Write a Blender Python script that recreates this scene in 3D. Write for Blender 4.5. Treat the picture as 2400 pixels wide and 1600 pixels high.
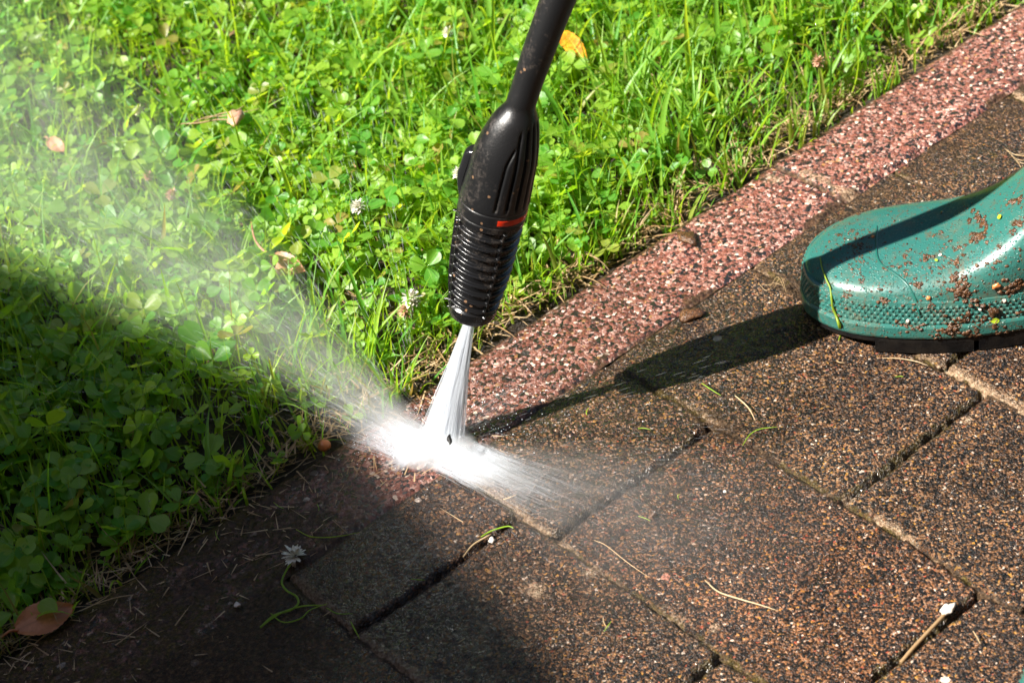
import bpy, bmesh, math, random
import numpy as np
from mathutils import Vector, Matrix
from mathutils.bvhtree import BVHTree
from math import radians as R, pi, sin, cos

sc = bpy.context.scene
for o in list(bpy.data.objects): bpy.data.objects.remove(o)
random.seed(7); rng = np.random.default_rng(7)
cm = 0.01
# ---------------------------------------------------------------- camera
YAW, PIT, ROLL, FPX = R(55.02544), R(38.02952), R(-9.6192), 5455.33
CP = np.array([-0.746531, -0.960363, 0.981434])
_fw = np.array([cos(YAW)*cos(PIT), sin(YAW)*cos(PIT), -sin(PIT)])
_r = np.array([sin(YAW), -cos(YAW), 0.0]); _u = np.cross(_r, _fw)
CR = _r*cos(ROLL)+_u*sin(ROLL); CU = -_r*sin(ROLL)+_u*cos(ROLL)
cam = bpy.data.cameras.new('camera'); co = bpy.data.objects.new('camera', cam)
sc.collection.objects.link(co); sc.camera = co
M = Matrix.Identity(4)
for i in range(3):
    M[i][0], M[i][1], M[i][2], M[i][3] = CR[i], CU[i], -_fw[i], CP[i]
co.matrix_world = M
cam.sensor_width = 36; cam.lens = FPX/2400*36; cam.clip_start = 0.02; cam.clip_end = 500
cam.dof.use_dof = True; cam.dof.focus_distance = 1.49; cam.dof.aperture_fstop = 12.0
def ray(x, y):                     # x, y: place in the photo at 2352 px width
    x *= 1.0204; y *= 1.0204
    d = _fw+CR*(x-1200)/FPX-CU*(y-800)/FPX
    return d/np.linalg.norm(d)
def G(x, y, z=0.0):
    d = ray(x, y); return CP+d*(z-CP[2])/d[2]
# ---------------------------------------------------------------- light
SUN = np.array([-0.667, 0.207, 0.716]); SUN /= np.linalg.norm(SUN)
w = bpy.data.worlds.new('World'); sc.world = w; w.use_nodes = True
nt = w.node_tree; nt.nodes.clear()
sky = nt.nodes.new('ShaderNodeTexSky'); sky.sky_type = 'NISHITA'; sky.sun_disc = False
sky.sun_elevation = math.asin(SUN[2]); sky.sun_rotation = math.atan2(SUN[0], SUN[1])
bg = nt.nodes.new('ShaderNodeBackground'); bg.inputs[1].default_value = 0.05
wo = nt.nodes.new('ShaderNodeOutputWorld')
nt.links.new(sky.outputs[0], bg.inputs[0]); nt.links.new(bg.outputs[0], wo.inputs[0])
sl = bpy.data.lights.new('sun', 'SUN'); sl.energy = 5.0; sl.angle = R(0.53); sl.color = (1, .955, .88)
so = bpy.data.objects.new('sun', sl); sc.collection.objects.link(so)
so.rotation_euler = Vector(SUN).to_track_quat('Z', 'Y').to_euler()
sc.view_settings.view_transform = 'Standard'; sc.view_settings.look = 'None'
sc.view_settings.gamma = 1.0; sc.view_settings.exposure = 1.6
sc.cycles.max_bounces = 8; sc.cycles.diffuse_bounces = 3; sc.cycles.glossy_bounces = 3
sc.cycles.transmission_bounces = 6; sc.cycles.transparent_max_bounces = 24; sc.cycles.volume_bounces = 4
sc.cycles.caustics_reflective = False; sc.cycles.caustics_refractive = False
sc.cycles.use_denoising = True
sc.cycles.sample_clamp_indirect = 4.0
sc.cycles.volume_step_rate = 1.0; sc.cycles.volume_max_steps = 128

# ---------------------------------------------------------------- helpers
def tag(o, label=None, cat=None, group=None, kind=None):
    for k, v in (('label', label), ('category', cat), ('group', group), ('kind', kind)):
        if v: o[k] = v
    return o
def link(o, parent=None):
    sc.collection.objects.link(o)
    if parent: o.parent = parent
    return o
def empty(name, loc=(0, 0, 0)):
    o = bpy.data.objects.new(name, None); o.location = loc; o.empty_display_size = .02
    return link(o)
def mesh(name, V, F, mat, parent=None, smooth=True, attrs=None):
    """V (n,3) world coordinates; F (m,k) array or list of faces"""
    V = np.asarray(V, dtype=np.float32)
    me = bpy.data.meshes.new(name)
    if isinstance(F, np.ndarray):
        m, k = F.shape
        me.vertices.add(len(V)); me.vertices.foreach_set('co', V.ravel())
        me.loops.add(m*k); me.loops.foreach_set('vertex_index', F.astype(np.int32).ravel())
        me.polygons.add(m); me.polygons.foreach_set('loop_start', np.arange(0, m*k, k, dtype=np.int32))
        me.update(calc_edges=True); me.validate()
    else:
        me.from_pydata([tuple(map(float, v)) for v in V], [], [tuple(map(int, f)) for f in F]); me.update()
    if smooth: me.polygons.foreach_set('use_smooth', [True]*len(me.polygons))
    if attrs:
        for an, av in attrs.items():
            a = me.attributes.new(an, 'FLOAT', 'POINT'); a.data.foreach_set('value', np.asarray(av, dtype=np.float32))
    me.materials.append(mat)
    o = bpy.data.objects.new(name, me); link(o, parent)
    if parent: o.matrix_parent_inverse = Matrix.Translation(-Vector(parent.location))
    return o
def join(parts):
    """list of (V,F) numpy with equal face size"""
    Vs, Fs, n = [], [], 0
    for V, F in parts:
        Vs.append(V); Fs.append(np.asarray(F)+n); n += len(V)
    return np.concatenate(Vs), np.concatenate(Fs)
def gridF(nu, nv, closed=False):
    i = np.arange(nu-1)[:, None]; j = np.arange(nv if closed else nv-1)[None, :]
    j2 = (j+1) % nv
    a = i*nv+j; b = (i+1)*nv+j; c = (i+1)*nv+j2; d = i*nv+j2
    return np.stack([a, b, c, d], -1).reshape(-1, 4)
def hash2(ix, iy, seed):
    n = (ix.astype(np.int64)*374761393+iy.astype(np.int64)*668265263+seed*974634777) & 0x7fffffff
    n = ((n ^ (n >> 13))*1274126177) & 0x7fffffff
    n = (n ^ (n >> 16)) & 0xffff
    return n/65535.0
def vnoise(x, y, seed=0):
    ix = np.floor(x); iy = np.floor(y); fx = x-ix; fy = y-iy
    fx = fx*fx*(3-2*fx); fy = fy*fy*(3-2*fy)
    a = hash2(ix, iy, seed); b = hash2(ix+1, iy, seed); c = hash2(ix, iy+1, seed); d = hash2(ix+1, iy+1, seed)
    return (a*(1-fx)+b*fx)*(1-fy)+(c*(1-fx)+d*fx)*fy
def fbm(x, y, o=3, seed=0):
    s = 0; a = .5
    for k in range(o): s = s+a*vnoise(x*2**k+k*17.3, y*2**k-k*9.1, seed+k); a *= .5
    return s/(1-.5**o)
def sstep(a, b, x):
    t = np.clip((x-a)/(b-a), 0, 1); return t*t*(3-2*t)
def tube(pts, rad, n=8, cap=True):
    pts = np.asarray(pts, float); m = len(pts); rad = np.broadcast_to(rad, (m,))
    t = np.gradient(pts, axis=0); t /= np.linalg.norm(t, axis=1)[:, None]+1e-12
    up = np.array([0, 0, 1.0]) if abs(t[0][2]) < .9 else np.array([1.0, 0, 0])
    V = []
    b = np.cross(t[0], up); b /= np.linalg.norm(b)
    for k in range(m):
        b = b-t[k]*(b@t[k]); b /= np.linalg.norm(b); c = np.cross(t[k], b)
        a = np.arange(n)/n*2*pi
        V.append(pts[k]+rad[k]*(np.cos(a)[:, None]*b+np.sin(a)[:, None]*c))
    return np.concatenate(V), gridF(m, n, True)
def spline(pts, n=20):
    """Catmull-Rom through points"""
    P = [np.asarray(p, float) for p in pts]; P = [2*P[0]-P[1]]+P+[2*P[-1]-P[-2]]
    out = []; seg = len(P)-3
    for k in range(n):
        s = k/(n-1)*seg; i = min(int(s), seg-1); t = s-i
        a, b, c, d = P[i:i+4]
        out.append(.5*((2*b)+(-a+c)*t+(2*a-5*b+4*c-d)*t*t+(-a+3*b-3*c+d)*t**3))
    return np.array(out)
def frames(n):
    """random rotation matrices about z, (n,3,3)"""
    a = rng.uniform(0, 2*pi, n); c, s = np.cos(a), np.sin(a); Z = np.zeros(n); O = np.ones(n)
    return np.stack([np.stack([c, -s, Z], -1), np.stack([s, c, Z], -1), np.stack([Z, Z, O], -1)], 1)
def rotx(a):
    c, s = np.cos(a), np.sin(a); Z = np.zeros_like(a); O = np.ones_like(a)
    return np.stack([np.stack([O, Z, Z], -1), np.stack([Z, c, -s], -1), np.stack([Z, s, c], -1)], 1)
def roty(a):
    c, s = np.cos(a), np.sin(a); Z = np.zeros_like(a); O = np.ones_like(a)
    return np.stack([np.stack([c, Z, s], -1), np.stack([Z, O, Z], -1), np.stack([-s, Z, c], -1)], 1)
def rotz(a):
    c, s = np.cos(a), np.sin(a); Z = np.zeros_like(a); O = np.ones_like(a)
    return np.stack([np.stack([c, -s, Z], -1), np.stack([s, c, Z], -1), np.stack([Z, Z, O], -1)], 1)

class NT:
    def __init__(s, name):
        s.m = bpy.data.materials.new(name); s.m.use_nodes = True; s.t = s.m.node_tree; s.t.nodes.clear()
        s.out = s.t.nodes.new('ShaderNodeOutputMaterial')
    def n(s, typ, ins=None, **kw):
        nd = s.t.nodes.new('ShaderNode'+typ)
        for k, v in kw.items(): setattr(nd, k, v)
        for k, v in (ins or {}).items():
            if isinstance(v, tuple) and len(v) == 2 and hasattr(v[0], 'outputs'):
                s.t.links.new(v[0].outputs[v[1]], nd.inputs[k])
            elif hasattr(v, 'outputs'): s.t.links.new(v.outputs[0], nd.inputs[k])
            else: nd.inputs[k].default_value = v
        return nd
    def ramp(s, fac, stops, interp='LINEAR'):
        nd = s.t.nodes.new('ShaderNodeValToRGB'); cr = nd.color_ramp; cr.interpolation = interp
        while len(cr.elements) < len(stops): cr.elements.new(0.5)
        for e, (p, c) in zip(cr.elements, stops):
            e.position = p; e.color = tuple(c)+(1,) if len(c) == 3 else c
        s._in(fac, nd.inputs[0]); return nd
    def _in(s, v, sock):
        if isinstance(v, tuple) and hasattr(v[0], 'outputs'): s.t.links.new(v[0].outputs[v[1]], sock)
        elif hasattr(v, 'outputs'): s.t.links.new(v.outputs[0], sock)
        else: sock.default_value = v
    def math(s, op, a, b=0.0, clamp=False):
        nd = s.t.nodes.new('ShaderNodeMath'); nd.operation = op; nd.use_clamp = clamp
        s._in(a, nd.inputs[0]); s._in(b, nd.inputs[1]); return nd
    def mix(s, f, a, b, mode='MIX'):
        nd = s.t.nodes.new('ShaderNodeMix'); nd.data_type = 'RGBA'; nd.blend_type = mode
        s._in(f, nd.inputs[0]); s._in(a if not isinstance(a, tuple) or hasattr(a[0], 'outputs') else tuple(a)+(1,), nd.inputs[6])
        s._in(b if not isinstance(b, tuple) or hasattr(b[0], 'outputs') else tuple(b)+(1,), nd.inputs[7])
        return (nd, 2)
    def obj(s): return (s.n('TexCoord'), 3)
    def noise(s, scale, detail=3, rough=.55, vec=None, dist=0.0):
        return s.n('TexNoise', {'Vector': vec or s.obj(), 'Scale': scale, 'Detail': detail, 'Roughness': rough, 'Distortion': dist})
    def vor(s, scale, feature='F1', vec=None, rnd=1.0):
        return s.n('TexVoronoi', {'Vector': vec or s.obj(), 'Scale': scale, 'Randomness': rnd}, feature=feature)
    def attr(s, name): return (s.n('Attribute', attribute_name=name), 2)
    def bump(s, h, strength, dist, normal=None):
        ins = {'Height': h, 'Strength': strength, 'Distance': dist}
        if normal: ins['Normal'] = normal
        return s.n('Bump', ins)
    def surf(s, sh): s.t.links.new(sh.outputs[0], s.out.inputs[0]); return s.m
    def pbsdf(s, **k):
        ins = {kk.replace('_', ' '): v for kk, v in k.items()}
        ins = {kk: (tuple(v)+(1,) if kk == 'Base Color' and isinstance(v, tuple) and len(v) == 3 else v) for kk, v in ins.items()}
        return s.n('BsdfPrincipled', ins)

def simple(name, col, rough=.5, spec=.5, bump=None, var=None, sss=None):
    a = NT(name); c = tuple(col)
    colr = c+(1,)
    if var:
        nz = a.noise(var[0], 4); col2 = tuple(var[1])
        colr = a.mix(a.ramp((nz, 0), [(.38, (0, 0, 0)), (.62, (1, 1, 1))]), c, col2)
    ins = {'Base Color': colr, 'Roughness': rough, 'Specular IOR Level': spec}
    if bump: ins['Normal'] = a.bump((a.noise(bump[0], 4), 0), bump[1], bump[2])
    return a.surf(a.n('BsdfPrincipled', ins))

# ---------------------------------------------------------------- materials
def stone_mat(name, pink):
    a = NT(name)
    warp = a.noise(380, 3)
    v = a.n('VectorMath', {0: a.obj(), 1: (a.n('VectorMath', {0: (warp, 1), 'Scale': .0024}, operation='SCALE'), 0)}, operation='ADD')
    vor = a.vor(430 if pink else 700, vec=(v, 0)); v2 = a.vor(1250 if not pink else 900, vec=(v, 0)); v3 = a.vor(105, vec=(v, 0))
    sx = a.n('SeparateColor', {0: (vor, 1)}); sx2 = a.n('SeparateColor', {0: (v2, 1)}); sx3 = a.n('SeparateColor', {0: (v3, 1)})
    if pink:
        stops = [(0, (.018, .017, .02)), (.27, (.055, .024, .02)), (.33, (.24, .085, .062)), (.48, (.175, .055, .038)), (.62, (.28, .115, .085)),
                 (.82, (.35, .19, .15)), (.94, (.54, .42, .33)), (.975, (.27, .13, .05))]
        fine = [(0, (.03, .022, .022)), (.26, (.18, .06, .04)), (.6, (.25, .10, .07)), (.87, (.36, .21, .16))]
    else:
        stops = [(0, (.013, .013, .014)), (.38, (.026, .021, .019)), (.50, (.085, .043, .021)), (.64, (.175, .082, .034)), (.80, (.25, .125, .058)),
                 (.905, (.30, .185, .105)), (.945, (.34, .17, .035)), (.972, (.26, .06, .028)), (.982, (.48, .39, .31))]
        fine = [(0, (.011, .011, .012)), (.42, (.04, .026, .018)), (.68, (.13, .062, .03)), (.9, (.24, .135, .075))]
    c1 = a.ramp((sx, 0), stops, 'CONSTANT'); c2 = a.ramp((sx2, 0), fine, 'CONSTANT')
    pick = a.math('GREATER_THAN', (sx, 1), .72 if pink else .6)
    col = a.mix(pick, (c1, 0), (c2, 0))
    if not pink: col = a.mix(1.0, col, (a.ramp((a.noise(11, 5, .65, dist=.6), 0), [(.36, (.52, .50, .50)), (.5, (.82, .80, .79)), (.64, (1, .98, .95))]), 0), 'MULTIPLY')
    # large pebbles
    big = a.math('MULTIPLY', a.math('GREATER_THAN', (sx3, 0), .97 if pink else .993), a.math('LESS_THAN', (v3, 0), .32))
    col = a.mix(big, col, (a.ramp((sx3, 1), [(0, (.62, .5, .42)), (.4, (.02, .02, .022)), (.6, (.45, .2, .14)), (.8, (.7, .6, .52))], 'CONSTANT'), 0))
    # per paver tint, grime, cement skin in patches, sunlit joint edges painted pale
    tint = a.attr('tint'); col = a.mix(tint, col, (1.08, .96, .92), 'MULTIPLY') if not pink else col
    n1 = a.noise(9, 5, .6); n2 = a.noise(42, 5, .65)
    grime = a.ramp(a.math('ADD', a.math('MULTIPLY', (n1, 0), .6), a.math('MULTIPLY', (n2, 0), .4)), [(.46, (0, 0, 0)), (.62, (1, 1, 1))])
    col = a.mix(a.math('MULTIPLY', (grime, 0), .25 if pink else .28), col, (.035, .024, .018) if not pink else (.07, .03, .026))
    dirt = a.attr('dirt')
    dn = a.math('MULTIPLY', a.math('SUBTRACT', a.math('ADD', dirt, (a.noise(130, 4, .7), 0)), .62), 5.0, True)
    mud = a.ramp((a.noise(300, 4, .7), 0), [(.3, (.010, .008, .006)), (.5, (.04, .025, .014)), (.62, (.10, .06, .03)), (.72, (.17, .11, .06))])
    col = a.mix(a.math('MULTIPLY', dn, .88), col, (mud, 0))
    moss = a.attr('moss')
    mn = a.math('MULTIPLY', a.math('SUBTRACT', a.math('ADD', moss, (a.noise(170, 4, .7), 0)), .72), 6.0, True)
    col = a.mix(mn, col, (a.ramp((a.noise(600, 3), 0), [(.3, (.02, .017, .005)), (.6, (.075, .05, .012)), (.75, (.17, .12, .03))]), 0))
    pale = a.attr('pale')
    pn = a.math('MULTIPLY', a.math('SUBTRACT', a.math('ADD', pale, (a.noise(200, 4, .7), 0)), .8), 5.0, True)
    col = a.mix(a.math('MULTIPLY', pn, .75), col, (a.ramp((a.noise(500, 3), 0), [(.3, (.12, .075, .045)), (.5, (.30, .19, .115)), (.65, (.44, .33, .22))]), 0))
    # relief: every grain is a small facet with a tilt of its own
    rel = a.n('VectorMath', {0: (v, 0), 1: (vor, 2)}, operation='SUBTRACT')
    cdir = a.n('VectorMath', {0: (vor, 1), 1: (.5, .5, .5)}, operation='SUBTRACT')
    facet = a.math('MULTIPLY', (a.n('VectorMath', {0: (rel, 0), 1: (cdir, 0)}, operation='DOT_PRODUCT'), 1), 900.0)
    h = a.math('ADD', a.math('MULTIPLY', (vor, 0), -.8), a.math('MULTIPLY', (sx, 2), .9))
    h = a.math('ADD', h, a.math('MULTIPLY', (v2, 0), -.35))
    h = a.math('ADD', h, a.math('MULTIPLY', (a.noise(900, 3), 0), .5))
    h = a.math('ADD', h, facet)
    h = a.math('MULTIPLY', h, a.math('SUBTRACT', 1.0, a.math('MULTIPLY', dn, .45)))
    bp = a.bump(h, 1.0 if not pink else .8, .0015)
    wet = a.ramp((a.noise(14, 4, .6), 0), [(.35, (.16, .16, .16)), (.6, (.42, .42, .42))])
    rough = a.mix(a.math('MULTIPLY', (sx2, 1), .35), (wet, 0), (.8, .8, .8))
    rough = a.mix(a.math('GREATER_THAN', (sx2, 2), .55), rough, (.10, .10, .10))
    wd = a.n('VectorMath', {0: a.obj(), 1: (-.125, .02, 0)}, operation='DISTANCE')
    wf = a.math('MULTIPLY', a.math('SUBTRACT', a.math('ADD', .17, a.math('MULTIPLY', (a.noise(16, 4, .6), 0), .16)), (wd, 1)), 14.0, True)
    rough = a.mix(dn, rough, (.5, .5, .5))
    rough = a.mix(a.math('MULTIPLY', wf, .8), rough, (.10, .10, .10))
    col = a.mix(a.math('MULTIPLY', wf, .35), col, (.03, .02, .014))
    return a.surf(a.n('BsdfPrincipled', {'Base Color': col, 'Roughness': rough, 'Specular IOR Level': a.math('SUBTRACT', .5, a.math('MULTIPLY', dn, .35)), 'Normal': bp}))
M_paver = stone_mat('paver_stone', False); M_kerb = stone_mat('kerb_stone', True)

def soil_mat():
    a = NT('soil')
    n = a.noise(60, 6, .7); n2 = a.noise(420, 4, .7)
    c = a.ramp(a.math('ADD', a.math('MULTIPLY', (n, 0), .5), a.math('MULTIPLY', (n2, 0), .5)), [(.3, (.006, .004, .002)), (.52, (.026, .016, .009)), (.7, (.08, .05, .026))])
    d = a.attr('far'); c = a.mix(d, (c, 0), (.045, .09, .015))
    return a.surf(a.n('BsdfPrincipled', {'Base Color': c, 'Roughness': .45, 'Normal': a.bump((n2, 0), 1.0, .004)}))
M_soil = soil_mat()

def leaf_mat(name, base, base2, trans, trans2, rib=True, tw=.48, rough=.40):
    a = NT(name)
    rnd = a.attr('rnd'); cen = a.attr('cen'); yel = a.attr('yel')
    c = a.mix(rnd, base, base2); t = a.mix(rnd, trans, trans2)
    c = a.mix(yel, c, (.34, .22, .06)); t = a.mix(yel, t, (.42, .27, .06))
    nz = a.noise(260, 3); c = a.mix(a.math('MULTIPLY', (nz, 0), .5), c, tuple(x*.55 for x in base))
    if rib:
        r = a.math('SUBTRACT', 1.0, a.math('MULTIPLY', cen, 14.0, True), True)
        c = a.mix(a.math('MULTIPLY', r, .5), c, (.32, .42, .12))
    nn = a.bump((a.noise(700, 2), 0), .25, .0006)
    p = a.n('BsdfPrincipled', {'Base Color': c, 'Roughness': rough, 'Specular IOR Level': .42, 'Normal': nn})
    tr = a.n('BsdfTranslucent', {'Color': t})
    return a.surf(a.n('MixShader', {0: tw, 1: p, 2: tr}))
M_clover = leaf_mat('clover_leaf', (.08, .265, .028), (.32, .46, .04), (.38, .72, .015), (.74, .90, .04))
M_grass = leaf_mat('grass_blade', (.08, .265, .028), (.32, .46, .045), (.38, .72, .015), (.72, .88, .04), True, .42)
def straw_mat():
    a = NT('straw'); rnd = a.attr('rnd')
    c = a.mix(rnd, (.30, .17, .07), (.62, .47, .27)); c = a.mix(a.math('MULTIPLY', (a.noise(400, 3), 0), .5), c, (.2, .1, .04))
    p = a.n('BsdfPrincipled', {'Base Color': c, 'Roughness': .45})
    tr = a.n('BsdfTranslucent', {'Color': (.5, .33, .14, 1)})
    return a.surf(a.n('MixShader', {0: .25, 1: p, 2: tr}))
M_straw = straw_mat()
def water_drop_mat():
    a = NT('water_drop')
    g = a.n('BsdfGlossy', {'Color': (1, 1, 1, 1), 'Roughness': .09})
    t = a.n('BsdfTransparent', {'Color': (.97, .99, .98, 1)})
    fr = a.math('ADD', (a.n('Fresnel', {'IOR': 1.33}), 0), .10)
    return a.surf(a.n('MixShader', {0: fr, 1: t, 2: g}))
M_drop = water_drop_mat()
def foam_mat(name, alpha, colr=(.93, .96, 1)):
    a = NT(name)
    d = a.n('BsdfDiffuse', {'Color': colr+(1,)}); tr = a.n('BsdfTranslucent', {'Color': colr+(1,)})
    m = a.n('MixShader', {0: .5, 1: d, 2: tr}); tp = a.n('BsdfTransparent')
    return a.surf(a.n('MixShader', {0: alpha, 1: tp, 2: m}))
M_foam = foam_mat('white_water', .26); M_foam_thin = foam_mat('fine_spray', .25); M_drop2 = foam_mat('bright_drop', .7); M_core = foam_mat('solid_water', .92)

def black_plastic(name, dirty=.6, rough=.34):
    a = NT(name)
    n1 = a.noise(45, 5, .65); n2 = a.noise(260, 5, .75, dist=1.0); n3 = a.noise(900, 3, .6)
    scuff = a.ramp(a.math('MULTIPLY', (n1, 0), (n2, 0)), [(.27, (0, 0, 0)), (.42, (1, 1, 1))])
    c = a.mix(a.math('MULTIPLY', (scuff, 0), dirty*.55), (.007, .007, .0075), (.14, .105, .08))
    sp = a.ramp((a.n('SeparateColor', {0: (a.vor(330), 1)}), 0), [(.955, (0, 0, 0)), (.96, (1, 1, 1))])
    near = a.math('LESS_THAN', (a.vor(330), 0), .33)
    c = a.mix(a.math('MULTIPLY', a.math('MULTIPLY', (sp, 0), near), dirty), c, (.30, .17, .09))
    r = a.mix((scuff, 0), (rough,)*3, (.62,)*3)
    return a.surf(a.n('BsdfPrincipled', {'Base Color': c, 'Roughness': r, 'Specular IOR Level': .5, 'Normal': a.bump((n3, 0), .25, .0004)}))
M_black = black_plastic('black_plastic', .42); M_blackwet = black_plastic('wet_black_plastic', .5, .24); M_tube = black_plastic('scuffed_black_sleeve', .65, .42)
M_red = simple('red_orange_plastic', (.75, .035, .008), .25)

def boot_mat(name, col, dark):
    a = NT(name)
    n1 = a.noise(22, 4, .6); n2 = a.noise(200, 5, .7)
    c = a.mix(a.math('MULTIPLY', (n1, 0), .4), col, dark)
    film = a.ramp(a.math('MULTIPLY', (a.noise(38, 5, .7), 0), (n2, 0)), [(.25, (0, 0, 0)), (.45, (1, 1, 1))])
    c = a.mix(a.math('MULTIPLY', (film, 0), .45), c, (.15, .105, .055))
    sm = a.ramp((a.noise(55, 6, .75, dist=1.5), 0), [(.56, (0, 0, 0)), (.64, (1, 1, 1))]); c = a.mix(a.math('MULTIPLY', (sm, 0), .55), c, (.10, .055, .025))
    vd = a.vor(520); sx = a.n('SeparateColor', {0: (vd, 1)})
    sp = a.math('MULTIPLY', a.math('GREATER_THAN', (sx, 0), .90), a.math('LESS_THAN', (vd, 0), .35))
    c = a.mix(a.math('MULTIPLY', sp, .85), c, (.11, .05, .022))
    drops = a.vor(650); sd = a.n('SeparateColor', {0: (drops, 1)})
    hd = a.math('MULTIPLY', a.math('GREATER_THAN', (sd, 1), .50), a.math('SUBTRACT', .45, (drops, 0), True))
    bp = a.bump(hd, .9, .0011); bp2 = a.bump((a.noise(120, 3), 0), .12, .002, (bp, 0))
    return a.surf(a.n('BsdfPrincipled', {'Base Color': c, 'Roughness': .30, 'Specular IOR Level': .5, 'Normal': bp2, 'Coat Weight': .25, 'Coat Roughness': .1}))
M_boot = boot_mat('green_rubber', (.023, .118, .098), (.017, .085, .072))
M_sole = simple('black_rubber', (.003, .003, .0035), .4, .25, (500, .5, .0008), (90, (.008, .007, .006)))
def mud_mat():
    a = NT('wet_mud')
    c = a.ramp((a.noise(420, 5, .7), 0), [(.3, (.018, .009, .005)), (.5, (.075, .034, .015)), (.68, (.18, .085, .038)), (.8, (.30, .17, .09))])
    return a.surf(a.n('BsdfPrincipled', {'Base Color': (c, 0), 'Roughness': .22, 'Normal': a.bump((a.noise(900, 4), 0), .8, .0012)}))
M_mud = mud_mat()
M_pebble = simple('pale_pebble', (.72, .66, .58), .35, .5, (300, .3, .001), (200, (.5, .42, .34)))
M_orange = simple('orange_pebble', (.50, .17, .05), .3)
M_petal = simple('white_petal', (.74, .72, .64), .5, .3, None, (500, (.55, .5, .36)))
M_petalpink = simple('faded_petal', (.55, .33, .24), .5, .3, None, (500, (.4, .2, .1)))
M_greenbit = simple('leaf_scrap_green', (.32, .42, .02), .4)

# ---------------------------------------------------------------- paving
JU = 13.75                                     # course width, cm; courses run along v
COURSES = {  # index k: course between u=k*JU and (k+1)*JU -> cross joints at v (cm)
    -4: [-4, -25, -46], -3: [-15.2, -36, -54], -2: [-7.0, -24.8, -45.8], -1: [-9.9, -32.2, -46], 0: [-20.95, -35, -56],
    1: [-17.2, -38, -52], 2: [-10.5, -31.5, -49], 3: [-20, -34, -55], 4: [-8, -29, -50], 5: [-14, -35, -56]}
ULINE = {0: 0.05, 1: 13.7, -1: -13.85, -2: -27.3, 2: 28.3}
def uline(k): return ULINE.get(k, k*JU)
def paver_fields(u, v):
    """height (cm) and masks of the paving at u, v (cm)"""
    uu = u+(vnoise(u*.25, v*.25, 3)-.5)*.35+(vnoise(u*1.3, v*1.3, 5)-.5)*.14
    vv = v+(vnoise(u*.25+40, v*.25, 4)-.5)*.35+(vnoise(u*1.3+9, v*1.3, 6)-.5)*.14
    ks = np.arange(-10, 14); ul = np.array([uline(k) for k in ks])
    ki = np.clip(np.searchsorted(ul, uu, side='right')-1, 0, len(ks)-2); k = ks[ki]
    du0 = uu-ul[ki]; du1 = ul[ki+1]-uu
    dB = np.minimum(du0, du1)                   # distance to joints that run along v
    dA = np.full(u.shape, 99.0); idx = np.zeros(u.shape)
    for kk in np.unique(k):
        m = k == kk
        js = COURSES.get(int(kk))
        if js is None: js = [-(7+(kk*5) % 11), -(28+(kk*5) % 11), -(49+(kk*5) % 11)]
        js = [.6]+list(js)
        while js[-1] > -170: js.append(js[-1]-21)
        js = np.array(js)[::-1]
        i = np.clip(np.searchsorted(js, vv[m], side='right')-1, 0, len(js)-2)
        dA[m] = np.minimum(vv[m]-js[i], js[i+1]-vv[m]); idx[m] = i+kk*31
    gA, gB = .22, .10
    a = dA-gA; b = dB-gB
    rc = .5
    qx = rc-a; qy = rc-b
    d = rc-np.sqrt(np.maximum(qx, 0)**2+np.maximum(qy, 0)**2)
    d = np.where((qx < 0) & (qy < 0), np.minimum(a, b), np.where((qx > 0) & (qy > 0), d, np.minimum(a, b)))
    chip = (vnoise(u*2.6, v*2.6, 11)-.5)*.16+(vnoise(u*6, v*6, 12)-.5)*.08
    d = d+chip
    Rb = .38
    h = np.where(d < Rb, -.22*(1-np.sqrt(np.clip(1-((Rb-np.clip(d, 0, Rb))/Rb)**2, 0, 1))), 0)
    h = h+np.where(d < 0, np.maximum(d*9, -3), 0)
    r1 = hash2(idx, idx*3+1, 21); r2 = hash2(idx, idx*7+1, 22); r3 = hash2(idx, idx*5+2, 23)
    h = h+(r1-.5)*.16+(r2-.5)*.012*du0+(fbm(u*.35, v*.35, 3, 31)-.5)*.18+(fbm(u*3, v*3, 3, 33)-.5)*.09
    # mud bed in the joints
    mudB = -.30+(fbm(u*.22, v*.22, 2, 41)-.5)*.6
    mudA = -1.7+(fbm(u*.3, v*.3, 2, 43)-.45)*1.2
    mud = np.where(dB < dA, mudB, mudA)+(fbm(u*2.5, v*2.5, 2, 44)-.5)*.12
    mud = mud-np.maximum(d, 0)*1.1
    mk = sstep(-.10, .06, mud-h)
    z = np.maximum(h, mud)
    skin = np.clip(1-d/.9, 0, 1)*np.where(dB < dA, .55, .12)
    dirt = np.clip(mk*.95+skin*.35*(fbm(u*.3, v*.3, 2, 47) > .45), 0, 1)
    moss = np.clip(np.clip(1-np.abs(d)/.5, 0, 1)*.38*(fbm(u*.16+5, v*.16, 2, 51) > .5), 0, 1)
    moss += np.clip(1-(-v)/9, 0, 1)*.22*sstep(.45, .65, fbm(u*.08, v*.1, 2, 53))
    moss += .16*np.exp(-(((u-34)/7)**2+((v+4)/5)**2))+.2*np.exp(-(((u+26)/9)**2+((v+1)/3)**2))
    # the mossy, dirty stretch beside the kerb
    dirt = np.maximum(dirt, .26*np.exp(-((v+1.0)/3.5)**2)*sstep(10, 20, u))
    pale = .62*np.exp(-(((u+17.6)/.9)**2+((v+12.6)/1.2)**2)/1.0)+.0*u
    for (pu, pv, ps) in PALE: pale = np.maximum(pale, .62*np.exp(-((u-pu)**2+(v-pv)**2)/ps**2))
    sunlit_strip = np.clip(1-du0/1.5, 0, 1)*(.45+.55*sstep(.35, .6, fbm(u*.2, v*.12, 2, 61)))   # cement skin plus painted-in sunlight on the +u side of the long joints
    pale = np.maximum(pale, sunlit_strip*.62)
    dirt = np.maximum(dirt, .75*np.exp(-((u-.2)/.8)**2-((v+9.9)/1.6)**2))
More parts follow.
